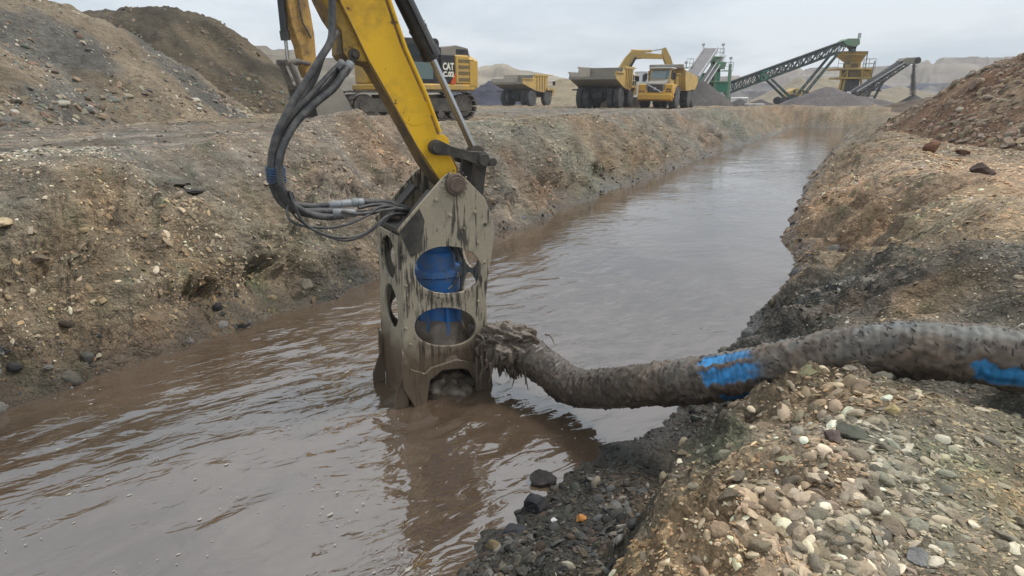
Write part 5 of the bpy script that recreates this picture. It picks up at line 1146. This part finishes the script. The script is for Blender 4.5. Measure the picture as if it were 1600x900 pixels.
def long_conveyor():
    Y = 88; O = place(1235, Y); FR = Frame(O, 0)
    th = thing('conveyor', O, 0, 'long inclined green lattice conveyor on splayed wheeled legs', 'conveyor')
    q = lambda a, b, y=0: (lambda t: Vector((t[0], y, t[1]-O.z)))(FR.pt(a, b, 0))
    truss(th, FR, O, ((1137, 132.5), (1322, 66)), ((1134, 147), (1312, 81)), .75, 26, M_TRUS, .085)
    k = MB(); 
    for y in (-.8, .8):
        bars(k, [(q(1186, 114, y), q(1199, 109.5, y)), (q(1186, 126, y), q(1199, 121, y)), (q(1186, 114, y), q(1199, 121, y)), (q(1186, 126, y), q(1186, 114, y))], .13)
    k.build('splice_frame', M_GRN, th, smooth=None, kind='stuff')
    a = FR.poly([(1313, 65), (1320, 61), (1338, 61), (1338, 70), (1331, 74), (1316, 71)]); k = MB(); k.plate([(x, z-O.z) for x, z in a], -.95, .95); k.build('head_box', M_GRNL, th, bevel=.04)
    k = MB(); k.cyl(q(1331, 71, -.5), q(1331, 71, .5), .45, n=16); k.build('head_drum', M_DK, th)
    a = FR.poly([(1328, 74), (1335, 74), (1334, 81), (1329, 81)]); k = MB(); k.plate([(x, z-O.z) for x, z in a], -.5, .5); k.build('discharge_chute', M_TRUS, th)
    k = MB(); p = q(1338, 72, 0); t = q(1341.5, 53, 0); bars(k, [(q(1339, 73, 0), t)], .05); k.box(t.x-.05, t.x+.35, -.05, .05, t.z-.5, t.z+.1); k.build('wind_vane', M_GALV, th, smooth=None)
    for y in (-1.0, 1.0):
        k = MB()
        for (A, B, w_) in (((1200, 124), (1230, 154), 2.2), ((1301, 86), (1243, 155), 2.4)):
            A2, B2 = (A[0]+w_, A[1]+.2), (B[0]+w_*1.6, B[1]); bars(k, [(q(*A, y), q(*B, y)), (q(*A2, y), q(*B2, y))], .1)
            for i in range(9):
                t = i/9; t2 = (i+1)/9; L_ = lambda P_, Q_, t: (P_[0]+(Q_[0]-P_[0])*t, P_[1]+(Q_[1]-P_[1])*t)
                bars(k, [(q(*L_(A, B, t), y), q(*L_(A2, B2, t2), y))], .055)
        bars(k, [(q(1228, 155, y), q(1250, 155, y))], .14); k.build('support_leg', M_TRUS, th, smooth=None)
    for x in (1219.5,):
        for y in (-1.1, 1.1): p = q(x, 158, y); k = MB(); k.lathe((p.x, y-.2, .5), (0, 1, 0), [(0, .3), (.02, .5), (.38, .5), (.4, .3)], 18); k.build('wheel', M_TYRE, th)
    k = MB(); bars(k, [(q(1219.5, 155, 0), q(1240, 155, 0)), (q(1219.5, 156, -1.1), q(1219.5, 156, 1.1))], .13); k.build('axle', M_DK, th)
    for x in (1137,): k = MB(); bars(k, [(q(x, 146, -.7), q(x, 161, -.7)), (q(x, 146, .7), q(x, 161, .7))], .09); k.build('tail_leg', M_DK, th, smooth=None)
long_conveyor()
def crusher():
    Y = 92; O = place(1338, Y); FR = Frame(O, 0)
    th = thing('crusher', O, 0, 'yellow crusher with flared feed hopper and railed decks', 'crusher')
    q = lambda a, b, y=0: (lambda t: Vector((t[0], y, t[1]-O.z)))(FR.pt(a, b, y))
    def bx(px0, py0, px1, py1, y0, y1, name, mat, b=.03): a, c = q(px0, py1, y0), q(px1, py0, y0); k = MB(); k.box(a.x, c.x, y0, y1, a.z, c.z, b=b); return k.build(name, mat, th)
    a, b = q(1316, 80, -1.6), q(1357, 80, -1.6); c, d = q(1327, 97, -.7), q(1346, 97, -.7); t = 3.2
    k = MB(); V = []
    for i in (0, .12):
        V += [(a.x+i, -1.7+i, a.z), (b.x-i, -1.7+i, b.z), (b.x-i, 1.7-i, b.z), (a.x+i, 1.7-i, a.z), (c.x+i, -.75+i, c.z), (d.x-i, -.75+i, d.z), (d.x-i, .75-i, d.z), (c.x+i, .75-i, c.z)]
    f = []
    for s in range(4): n = (s+1) % 4; f += [(s, n, 4+n, 4+s), (8+s, 12+s, 12+n, 8+n), (s, 8+s, 8+n, n)]
    f += [(4, 5, 6, 7), (15, 14, 13, 12)]; k.add(V, f); k.build('feed_hopper', M_PLY, th)
    for z_, w_ in ((83, .04),): k = MB(); k.box(a.x+.2, b.x-.2, -1.66, -1.56, q(0, 86, -1.6).z, q(0, 84.5, -1.6).z); k.build('hopper_rib', M_PLY, th)
    bx(1327, 97, 1346, 107, -.8, .8, 'throat', M_PLY); bx(1330, 99, 1342, 105, -.86, -.8, 'throat_panel', M_PLYD)
    bx(1309, 106.5, 1363, 109, -1.6, 1.6, 'upper_deck', M_PLY); bx(1313, 120.5, 1361, 123.5, -1.7, 1.7, 'lower_deck', M_PLY)
    bx(1326, 109, 1346, 120.5, -1.3, 1.3, 'crusher_body', M_PLYD); bx(1347, 109, 1361, 120, -1.0, 1.2, 'motor_housing', M_OCH)
    for px in (1314, 1324, 1346, 1361):
        for yy in (-1.5, 1.5): a_, b_ = q(px, 107, yy), q(px-1.5 if px < 1330 else px+.5, 123, yy); k = MB(); bars(k, [(a_, b_)], .13); k.build('column', M_PLY, th, smooth=None)
    k = MB(); bars(k, [(q(1314, 122, -1.5), q(1324, 109, -1.5)), (q(1346, 109, -1.5), q(1360, 121, -1.5))], .08); k.build('brace', M_PLY, th, smooth=None)
    for px, qx in ((1315, 1309), (1320, 1315), (1345, 1347), (1357, 1359)):
        for yy in (-1.4, 1.4): k = MB(); bars(k, [(q(px, 123, yy), q(qx, 147, yy))], .14); k.build('leg', M_PLY, th, smooth=None)
    bx(1323, 124, 1344, 151, -1.1, 1.3, 'chassis_body', M_TRK2, .1); bx(1305, 138, 1313, 145, -1, 1, 'gearbox', M_DUST)
    a_, b_ = q(1309, 106.5, -1.6), q(1322, 106.5, -1.6); rail(th, [(a_.x, -1.6, a_.z), (b_.x, -1.6, a_.z)], 1.2, M_DUST); a_, b_ = q(1349, 106.5, -1.6), q(1367, 106.5, -1.6); rail(th, [(a_.x, -1.6, a_.z), (b_.x, -1.6, a_.z), (b_.x, 1.6, a_.z)], 1.2, M_DUST)
    k = MB(); bars(k, [(q(1356, 80, -1.6), q(1352, 107, -1.6)), (q(1367, 95, -1.6), q(1361, 121, -1.6))], .07); k.build('ladder_rail', M_DUST, th, smooth=None)
    k = MB(); k.tube(smoothpath([q(1319, 106, -1.3), q(1319, 100, -1.3), q(1324, 98.5, -1.3), q(1328, 99, -1)], 4), .12, 8); k.build('exhaust_pipe', M_TRK, th)
M_PLYD = paint('crusher_yellow_dark', (.25, .16, .04), .7, dirt=(.12, .10, .08), amount=.6, dscale=.7)
crusher()
def black_conveyor():
    Y = 88; O = place(1380, Y); FR = Frame(O, 0)
    th = thing('conveyor', O, 0, 'short black stacking conveyor dropping grey material onto a cone pile', 'conveyor')
    q = lambda a, b, y=0: (lambda t: Vector((t[0], y, t[1]-O.z)))(FR.pt(a, b, 0))
    truss(th, FR, O, ((1332, 147), (1412, 95)), ((1336, 154), (1420, 98)), .7, 13, M_TRK2, .1)
    k = MB()
    for y in (-.72, .72): bars(k, [(q(1334, 143, y), q(1408, 98, y))], .13)
    k.build('side_rail', M_GALV, th, smooth=None)
    a = FR.poly([(1404, 96), (1410, 91), (1432, 89.5), (1434, 93), (1430, 98.5), (1412, 102)]); k = MB(); k.plate([(x, z-O.z) for x, z in a], -.8, .8); k.build('head_guard', M_DUST, th, bevel=.05)
    k = MB(); k.cyl(q(1428, 95, -.9), q(1428, 95, .9), .4, n=16); k.build('head_drum', M_DK, th)
    for y in (-.9, .9):
        k = MB(); bars(k, [(q(1390, 117, y), q(1338, 156, y)), (q(1378, 122, y), q(1359, 157, y)), (q(1356, 140, y), q(1371, 142, y)), (q(1371, 130, y), q(1358, 156, y)), (q(1348, 150, y), q(1362, 150, y))], .1); k.build('support_leg', M_TRK2, th, smooth=None)
    k = MB(); k.cyl(q(1320, 146, -1.2), q(1320, 146, -.8), .25, n=12); k.build('tail_lamp', M_WHITE, th)
    # stream of falling gravel
    rs = np.random.RandomState(8); n = 1500; a, b = q(1428, 99), q(1426, 148); t = rs.uniform(0, 1, n)**.9
    V, F_ = [], []; tv, tf = VAR_T[0]
    for i in range(n):
        r = .10+.17*t[i]; p = np.array([a.x+(b.x-a.x)*t[i]+rs.normal()*r*.6, rs.normal()*r, a.z+(b.z-a.z)*t[i]]); s = rs.uniform(.03, .08); V += (tv*s*np.array([1, 1, 2])+p).tolist(); F_ += (tf+len(tv)*i).tolist()
    me = bpy.data.meshes.new('falling_gravel'); me.from_pydata(V, [], F_)
    o = link('falling_gravel', me, paint('falling_dust', (.13, .12, .12), .95)); o.matrix_world = th.matrix_basis.copy(); setp(o, 'thin stream of grey material falling from the black conveyor head', 'falling gravel', kind='stuff')
black_conveyor()
# ---------------------------------------------------------------- piles, containers and small machines of the background
def cone(name, label, px, Y, hgt, rad, col, seed, stretch=1.0, rough=.5, cat=None, col2=None):
    c = at_y(px, 160, Y); c.z = gz(c.x, Y); n1, n2 = 90, 44
    th = np.linspace(0, 2*np.pi, n1, endpoint=False); r = np.linspace(1.12, .001, n2); TH, RR = np.meshgrid(th, r)
    X = c.x+np.cos(TH)*RR*rad*stretch; Yy = c.y+np.sin(TH)*RR*rad
    h = hgt*(1-RR); h = np.minimum(h, hgt*(1-.06)-hgt*.3*RR*RR+hgt*.06*0); Z = c.z+h+rough*(.10*fbm(X*.8, Yy*.8, 4, seed)+.16*fbm(X*.22, Yy*.22, 2, seed+4))*sst(1.1, .9, RR)-.1
    me, _ = grid_mesh(name, X, Yy, Z, closed=True); cc = np.ones(X.shape+(3,))*L3(*col)*(1+.2*fbm(X*.5, Yy*.5, 4, seed+2))[..., None]
    set_attr(me, 'col', np.clip(cc, .01, .7).reshape(-1, 3)); set_attr(me, 'wet', np.zeros(X.size), 'FLOAT'); o = link(name, me, M_SOIL)
    return setp(o, label, kind='structure')
cone('gravel_pile', 'dark grey fine gravel pile spilling behind the front facing hauler', 1094, 78, 3.0, 4.3, (98, 92, 88), 701)
cone('gravel_pile', 'wide grey gravel pile below the yellow crusher', 1292, 78, 2.35, 5.2, (114, 106, 104), 702, 1.15)
cone('gravel_pile', 'low grey gravel pile beside the yellow crusher', 1345, 80, 1.2, 4.5, (114, 106, 102), 703, 1.2)
cone('gravel_pile', 'small dark cone pile below the black conveyor', 1426, 88, 1.75, 2.7, (92, 86, 84), 704, rough=.3)
cone('gravel_pile', 'small dark grey mound beside the green plant', 1155, 76, 1.05, 1.5, (92, 88, 86), 705, rough=.9)
cone('gravel_pile', 'low dark mound beyond the end of the trench', 1188, 84, .9, 2.4, (98, 92, 90), 706)
cone('earth_mound', 'low brown mound right of the far trench end', 1470, 62, 1.6, 6, (110, 96, 82), 707, 1.2, 1.2)
cone('rock_pile', 'blue grey broken rock pile behind the lettered excavator', 768, 88, 3.2, 5.4, (84, 84, 96), 708, 1.15, 2.2)
cone('rock_pile', 'blue grey broken rock pile left of the farther dump truck', 735, 92, 2.8, 5, (88, 88, 98), 709, 1.2, 2.2)
cone('sand_pile', 'pale tan sand pile behind the lattice conveyor', 1283, 150, 5.4, 11, (158, 146, 124), 710, 1.1)
cone('sand_pile', 'pale tan sand pile left of the yellow crusher', 1245, 165, 5.6, 10, (156, 144, 124), 711, 1.1)
cone('sand_pile', 'tan sand pile right behind the black conveyor', 1400, 150, 3.4, 13, (150, 138, 118), 712, 1.3)
cone('earth_mound', 'tan mound between the farther and nearer dump trucks', 880, 130, 4.6, 11, (158, 144, 118), 713, 1.5, 1.3)
cone('earth_mound', 'ochre mound behind the nearer dump truck', 1000, 120, 3.2, 6, (158, 140, 112), 714, 1.2)
def site_office(px0, px1, py0, Y, label):
    a, b = at_y(px0, py0, Y), at_y(px1, py0, Y); zg = gz(a.x, Y); w = b.x-a.x; h = a.z-zg
    th = thing('site_cabin', ((a.x+b.x)/2, Y, zg), 0, label, 'cabin', 'white site cabins behind the machines')
    k = MB(); k.box(-w/2, w/2, 0, 2.6, 0, h); k.build('wall', M_WHITE, th); k = MB(); k.box(-w/2-.1, w/2+.1, -.1, 2.7, h, h+.15); k.build('roof', M_WHITE, th)
    m = max(1, int(w/1.6))
    for i in range(m): x = -w/2+(i+.6)*w/m; k = MB(); k.box(x-.28, x+.28, -.03, -.005, h-1.35, h-.35); k.build('window', M_GL, th)
site_office(997, 1014, 113, 104, 'left white site cabin seen under the arched boom'); site_office(1017, 1044, 114, 101, 'right white site cabin with dark windows, seen under the arched boom')
def crane_like():
    Y = 105; O = place(1248, Y); FR = Frame(O, 0)
    th = thing('loader', O, 0, 'small dusty yellow machine parked behind the splayed conveyor legs', 'loader')
    q = lambda a, b, y=0: (lambda t: Vector((t[0], y, t[1]-O.z)))(FR.pt(a, b, 0)); p = lambda pts: [(x, z-O.z) for x, z in FR.poly(pts)]
    MB().plate(p([(1227, 152), (1230, 143), (1238, 138), (1250, 139), (1262, 143), (1266, 152)]), -1.2, 1.2).build('body', M_OCH, th, bevel=.05)
    MB().plate(p([(1234, 146), (1235, 140), (1238, 140), (1238, 146)]), -1.22, -1.2).build('window', M_GL, th)
    for x in (1243, 1249, 1255): MB().plate(p([(x, 147), (x+.5, 141), (x+3, 141), (x+3, 147)]), -1.22, -1.2).build('window', M_GL, th)
    for x in (1233, 1258):
        for y in (-1.2, 1.2): c = q(x, 154, y); k = MB(); k.lathe((c.x, y-.25, .7), (0, 1, 0), [(0, .4), (.03, .7), (.45, .7), (.5, .4)], 18); k.build('wheel', M_TYRE, th)
crane_like()
o = MB(); a = at_y(1151, 152, 90); b = at_y(1170, 152, 90); z0 = gz(a.x, 90); o.box(a.x, b.x, 90, 92.5, z0, a.z, b=.1); setp(o.build('white_container', M_WHITE), 'low white container behind the small dark mound', 'container')
def tarp():
    a, b = at_y(1168, 161, 74), at_y(1196, 161, 74); z0 = gz(a.x, 74); k = MB(); k.box(a.x, b.x, 74, 75.2, z0-.1, z0+.28, b=.08); setp(k.build('concrete_block', paint('pale_concrete', (.42, .40, .38), .9)), 'long pale concrete block lying near the trench end', 'concrete block')
tarp()
# ---------------------------------------------------------------- distant hills
def hill(label, pts, Y, depth, col, seed, rough=1, base=None, col2=None, name='hill', terr=0):
    xs = np.array([p[0] for p in pts], float); ys = np.array([p[1] for p in pts], float)
    n = int((xs[-1]-xs[0])/2.2); pxs = np.linspace(xs[0], xs[-1], n); pys = np.interp(pxs, xs, ys)
    top = np.array([tuple(at_y(a, b, Y)) for a, b in zip(pxs, pys)]); t = np.linspace(-1, .8, 48)
    T_, XX = np.meshgrid(t, np.arange(n), indexing='ij')
    y = Y+T_*depth*(1+.0*XX); sc = y/Y; x = top[XX, 0]*sc; g = 1.2
    rel = top[XX, 2]-g; f = np.where(T_ < 0, 1-np.abs(T_)**1.25, 1-.75*T_)
    w = np.sin((T_+1)*math.pi/1.8); amp = rough*depth*.028
    z = g+rel*np.clip(f, 0, 1)+w*amp*(fbm(x/(depth*.35), y/(depth*.35), 5, seed, .55))*np.where(np.abs(T_) < .03, .35, 1)
    z = z-w*amp*1.2*np.clip(ridge(x/(depth*.22), y/(depth*.9), 3, seed+3), -.3, 1)*(T_ < 0)
    if terr: zz = (z-g)/terr; fr = zz-np.floor(zz); z = g+terr*(np.floor(zz)+sst(.35, .85, fr))
    z = np.where(T_ <= -.98, g-1.5, z); me, _ = grid_mesh(name, x, y, z); nn = fbm(x/(depth*.3), z/(depth*.05)+y/(depth*.5), 5, seed+6)
    c = np.ones(x.shape+(3,))*L3(*col)
    if col2 is not None: k = sst(-.1, .3, fbm(x/(depth*.6)+3, y/(depth*.4)+z/12, 4, seed+8))[..., None]; c = c*(1-k)+k*L3(*col2)
    c = c*(1+.32*nn)[..., None]; set_attr(me, 'col', np.clip(c, .01, .7).reshape(-1, 3)); set_attr(me, 'wet', np.zeros(x.size), 'FLOAT')
    return setp(link(name, me, M_SOIL), label, kind='structure')
hill('pale terraced hillside behind the left heaps', [(180, 40), (260, 48), (325, 57), (370, 63), (430, 74), (480, 84), (530, 92), (570, 100), (640, 112)], 150, 60, (138, 130, 116), 801, 1.0, col2=(118, 112, 100), terr=2.4)
hill('pale tan hills on the skyline', [(480, 100), (560, 96), (650, 100), (740, 107), (765, 108), (785, 105), (800, 109), (830, 113), (842, 113), (860, 119), (893, 123), (930, 131), (980, 134), (1040, 137), (1090, 146)], 230, 70, (166, 156, 138), 802, 1.1, col2=(146, 136, 122))
hill('grey quarry benches in the middle distance', [(1040, 150), (1090, 142), (1140, 136), (1200, 132), (1260, 136), (1330, 140), (1400, 136), (1480, 130), (1560, 128), (1660, 124)], 260, 60, (128, 122, 118), 803, 1.0, col2=(98, 98, 108), terr=3.0)
hill('purplish spoil hills along the skyline', [(860, 148), (1000, 136), (1060, 124), (1100, 118), (1150, 117), (1230, 116), (1258, 109), (1300, 101), (1330, 99), (1380, 100), (1420, 98), (1450, 94), (1500, 92), (1545, 91), (1560, 92), (1575, 87), (1620, 78), (1700, 72)], 420, 130, (140, 130, 122), 804, .9, col2=(150, 140, 126), terr=6)
hill('low far ridge closing the left skyline', [(-500, 120), (-200, 80), (0, 90), (200, 100), (500, 112)], 300, 80, (140, 132, 120), 805, 1)
hill('low far ridge closing the right skyline', [(1650, 80), (1900, 90), (2400, 100)], 380, 80, (140, 132, 120), 806, 1)
# ---------------------------------------------------------------- boulders that can be told apart
def boulder(px, py, z, wpx, label, col, var=0, flat=1., yaw=0., lift=.0, name='boulder'):
    p = on_z(px, py, z); p.z = gz(p.x, p.y); q = at_y(px, py, p.y); s = wpx/1000*p.y/2/.95
    v, f = stone_variant(3, 900+var, True); n = fbm(v[:, 0]*4+var, v[:, 1]*4+v[:, 2]*3, 3, 900+var); v = v*(1+.06*n)[:, None]; v[:, 2] *= flat*1.5
    me = bpy.data.meshes.new(name); me.from_pydata((v*s).tolist(), [], f.tolist()); me.materials.append(M_STN1)
    me.polygons.foreach_set('use_smooth', np.ones(len(f), bool)); me.set_sharp_from_angle(angle=R(30))
    o = bpy.data.objects.new(name, me); COL.objects.link(o); o.location = (p.x, p.y, p.z+s*(.25*flat)+lift); o.rotation_euler = (random.Random(var).uniform(-.2, .2), random.Random(var+1).uniform(-.2, .2), yaw)
    o.color = (*L3(*col), 1); return setp(o, label, 'rock')
boulder(848, 752, .0, 50, 'wet black rock standing in the water at the beach edge', (50, 46, 44), 1, 1.25, .4, .03)
boulder(838, 792, .03, 60, 'black angular rock just below the one standing in the water', (52, 52, 54), 2, .9, 1.2)
boulder(805, 838, .02, 52, 'broad black slab half sunk at the water edge near the bottom', (54, 54, 56), 3, .6, .2)
boulder(770, 858, .02, 34, 'yellowish wet rock at the lower tip of the beach', (110, 96, 70), 4, .8, 2.2)
boulder(866, 811, .1, 13, 'small white stone on the dark beach', (190, 190, 186), 5, 1, .6, .02)
boulder(908, 812, .12, 21, 'orange pebble among dark stones on the beach', (172, 118, 66), 6, .9, .3, .02)
boulder(1262, 612, 1.2, 48, 'greenish wedge shaped rock under the hose', (116, 112, 84), 7, .8, .5, .0)
boulder(1375, 606, 1.2, 54, 'large grey green rock tucked beneath the hose', (104, 100, 88), 8, .9, .1, .0)
boulder(1298, 712, 1.35, 42, 'dark purplish round rock half way down the stony mound', (96, 82, 76), 9, 1.1, .9)
boulder(1328, 690, 1.35, 50, 'dark grey green rock above the purplish one', (88, 88, 76), 10, 1, 1.9)
boulder(1236, 745, 1.3, 62, 'flat pale green layered slab on the stony mound', (142, 138, 112), 11, .45, .15)
boulder(1325, 818, 1.3, 36, 'rounded tan block among the foreground stones', (158, 138, 108), 12, 1.1, .7)
boulder(1189, 826, 1.25, 36, 'tan upright stone in the lower foreground', (150, 134, 112), 13, 1.2, 2.4)
boulder(1340, 874, 1.3, 42, 'pale greenish cobble near the bottom edge', (142, 138, 118), 14, 1, 1.4)
boulder(1432, 890, 1.3, 48, 'blue grey cobble at the bottom edge of the view', (124, 122, 118), 15, .9, .5)
boulder(1388, 672, 1.3, 28, 'yellowish cobble behind the stony mound', (164, 146, 104), 16, 1.1, 1.)
boulder(1500, 606, 1.3, 34, 'round pinkish stone right beside the hose', (136, 114, 98), 17, .7, .2)
boulder(1456, 236, 1.5, 30, 'reddish brown boulder at the foot of the rubble heap', (112, 78, 60), 18, 1.1, .3, .05)
boulder(1504, 238, 1.5, 24, 'dark brown flat boulder right of the reddish one', (96, 70, 56), 19, .8, 1.3, .03)
boulder(1532, 286, 1.45, 38, 'dark brown lump alone on the pale track', (74, 58, 50), 20, .8, .2, .04)
boulder(1392, 197, 1.4, 12, 'dark bushy clod on the far right bank crest', (74, 72, 58), 21, 1.6, .3, .1)
boulder(12, 384, 1.2, 28, 'cream coloured block near the left edge of the bank', (182, 162, 130), 22, 1.0, .2, .03)
boulder(72, 448, .75, 26, 'brown grey block low on the left bank', (108, 94, 80), 23, 1.0, .9)
boulder(597, 297, 1.5, 14, 'white stone on the slope right of the hose loops', (186, 176, 156), 24, .9, .5, .02)
boulder(272, 256, 1.95, 40, 'dark flat slab at the top of the left bank', (84, 80, 72), 25, .4, .1, .05)
boulder(300, 262, 1.9, 28, 'black slab right of the dark flat one on the left bank', (66, 64, 60), 26, .4, .7, .04)
boulder(318, 278, 1.85, 10, 'pale grey pebble below the dark slabs on the left bank', (150, 142, 124), 27, .9, .4, .02)
boulder(480, 452, .2, 26, 'grey rock at the water edge of the left bank', (104, 98, 84), 28, 1., 1.4)
boulder(553, 555, .0, 10, 'pale stone at the left waterline', (150, 146, 134), 29, .8, 1.4) if False else None
boulder(155, 556, .15, 14, 'pale stone above the left waterline', (164, 154, 134), 29, .8, 1.4)
# ---------------------------------------------------------------- foam flecks and mud splashes on the water
def foam():
    rs = np.random.RandomState(31); V, F_ = [], []; k = 0; nn = 0
    m_foam = paint('foam', (.34, .31, .26), .6, amount=.1)
    while nn < 240:
        px, py = rs.uniform(0, 960), rs.uniform(560, 900); p = on_z(px, py, 0)
        if float(H(np.array([p.x]), np.array([p.y]), False)[0]) > -.05: continue
        if fbm(np.array([p.x*1.3]), np.array([p.y*1.3]), 2, 33)[0] < .08+.2*rs.uniform(-1, 1): continue
        r = math.exp(rs.normal(math.log(.0045), .5)); m = 7; a = rs.uniform(0, 6, m)*0+np.linspace(0, 2*np.pi, m, endpoint=False); rr = r*rs.uniform(.6, 1.25, m); st = rs.uniform(1, 2.2)
        ct, s_ = math.cos(.8), math.sin(.8); x = rr*np.cos(a)*st; y = rr*np.sin(a); V += [(p.x+x[i]*ct-y[i]*s_, p.y+x[i]*s_+y[i]*ct, .008) for i in range(m)]+[(p.x, p.y, .008+r*.5)]
        F_ += [(k+i, k+(i+1) % m, k+m) for i in range(m)]; k += m+1; nn += 1
    me = bpy.data.meshes.new('foam_flecks'); me.from_pydata(V, [], F_); setp(link('foam_flecks', me, m_foam), 'pale foam flecks drifting on the brown water', 'foam', kind='stuff')
foam()

# ---------------------------------------------------------------- air: one closed box of thin even haze round everything
def build_haze():
    k = MB(); k.box(-820, 820, -820, 820, -3.2, 60); m = bpy.data.materials.new('haze_air'); m.use_nodes = True; nt = m.node_tree; nt.nodes.clear()
    o_ = nt.nodes.new('ShaderNodeOutputMaterial'); v = nt.nodes.new('ShaderNodeVolumePrincipled'); v.inputs['Density'].default_value = .0006; v.inputs['Color'].default_value = (.93, .94, .97, 1)
    nt.links.new(v.outputs[0], o_.inputs['Volume']); setp(k.build('haze', m, smooth=None), 'thin pale haze in the quarry air', kind='stuff')
build_haze()
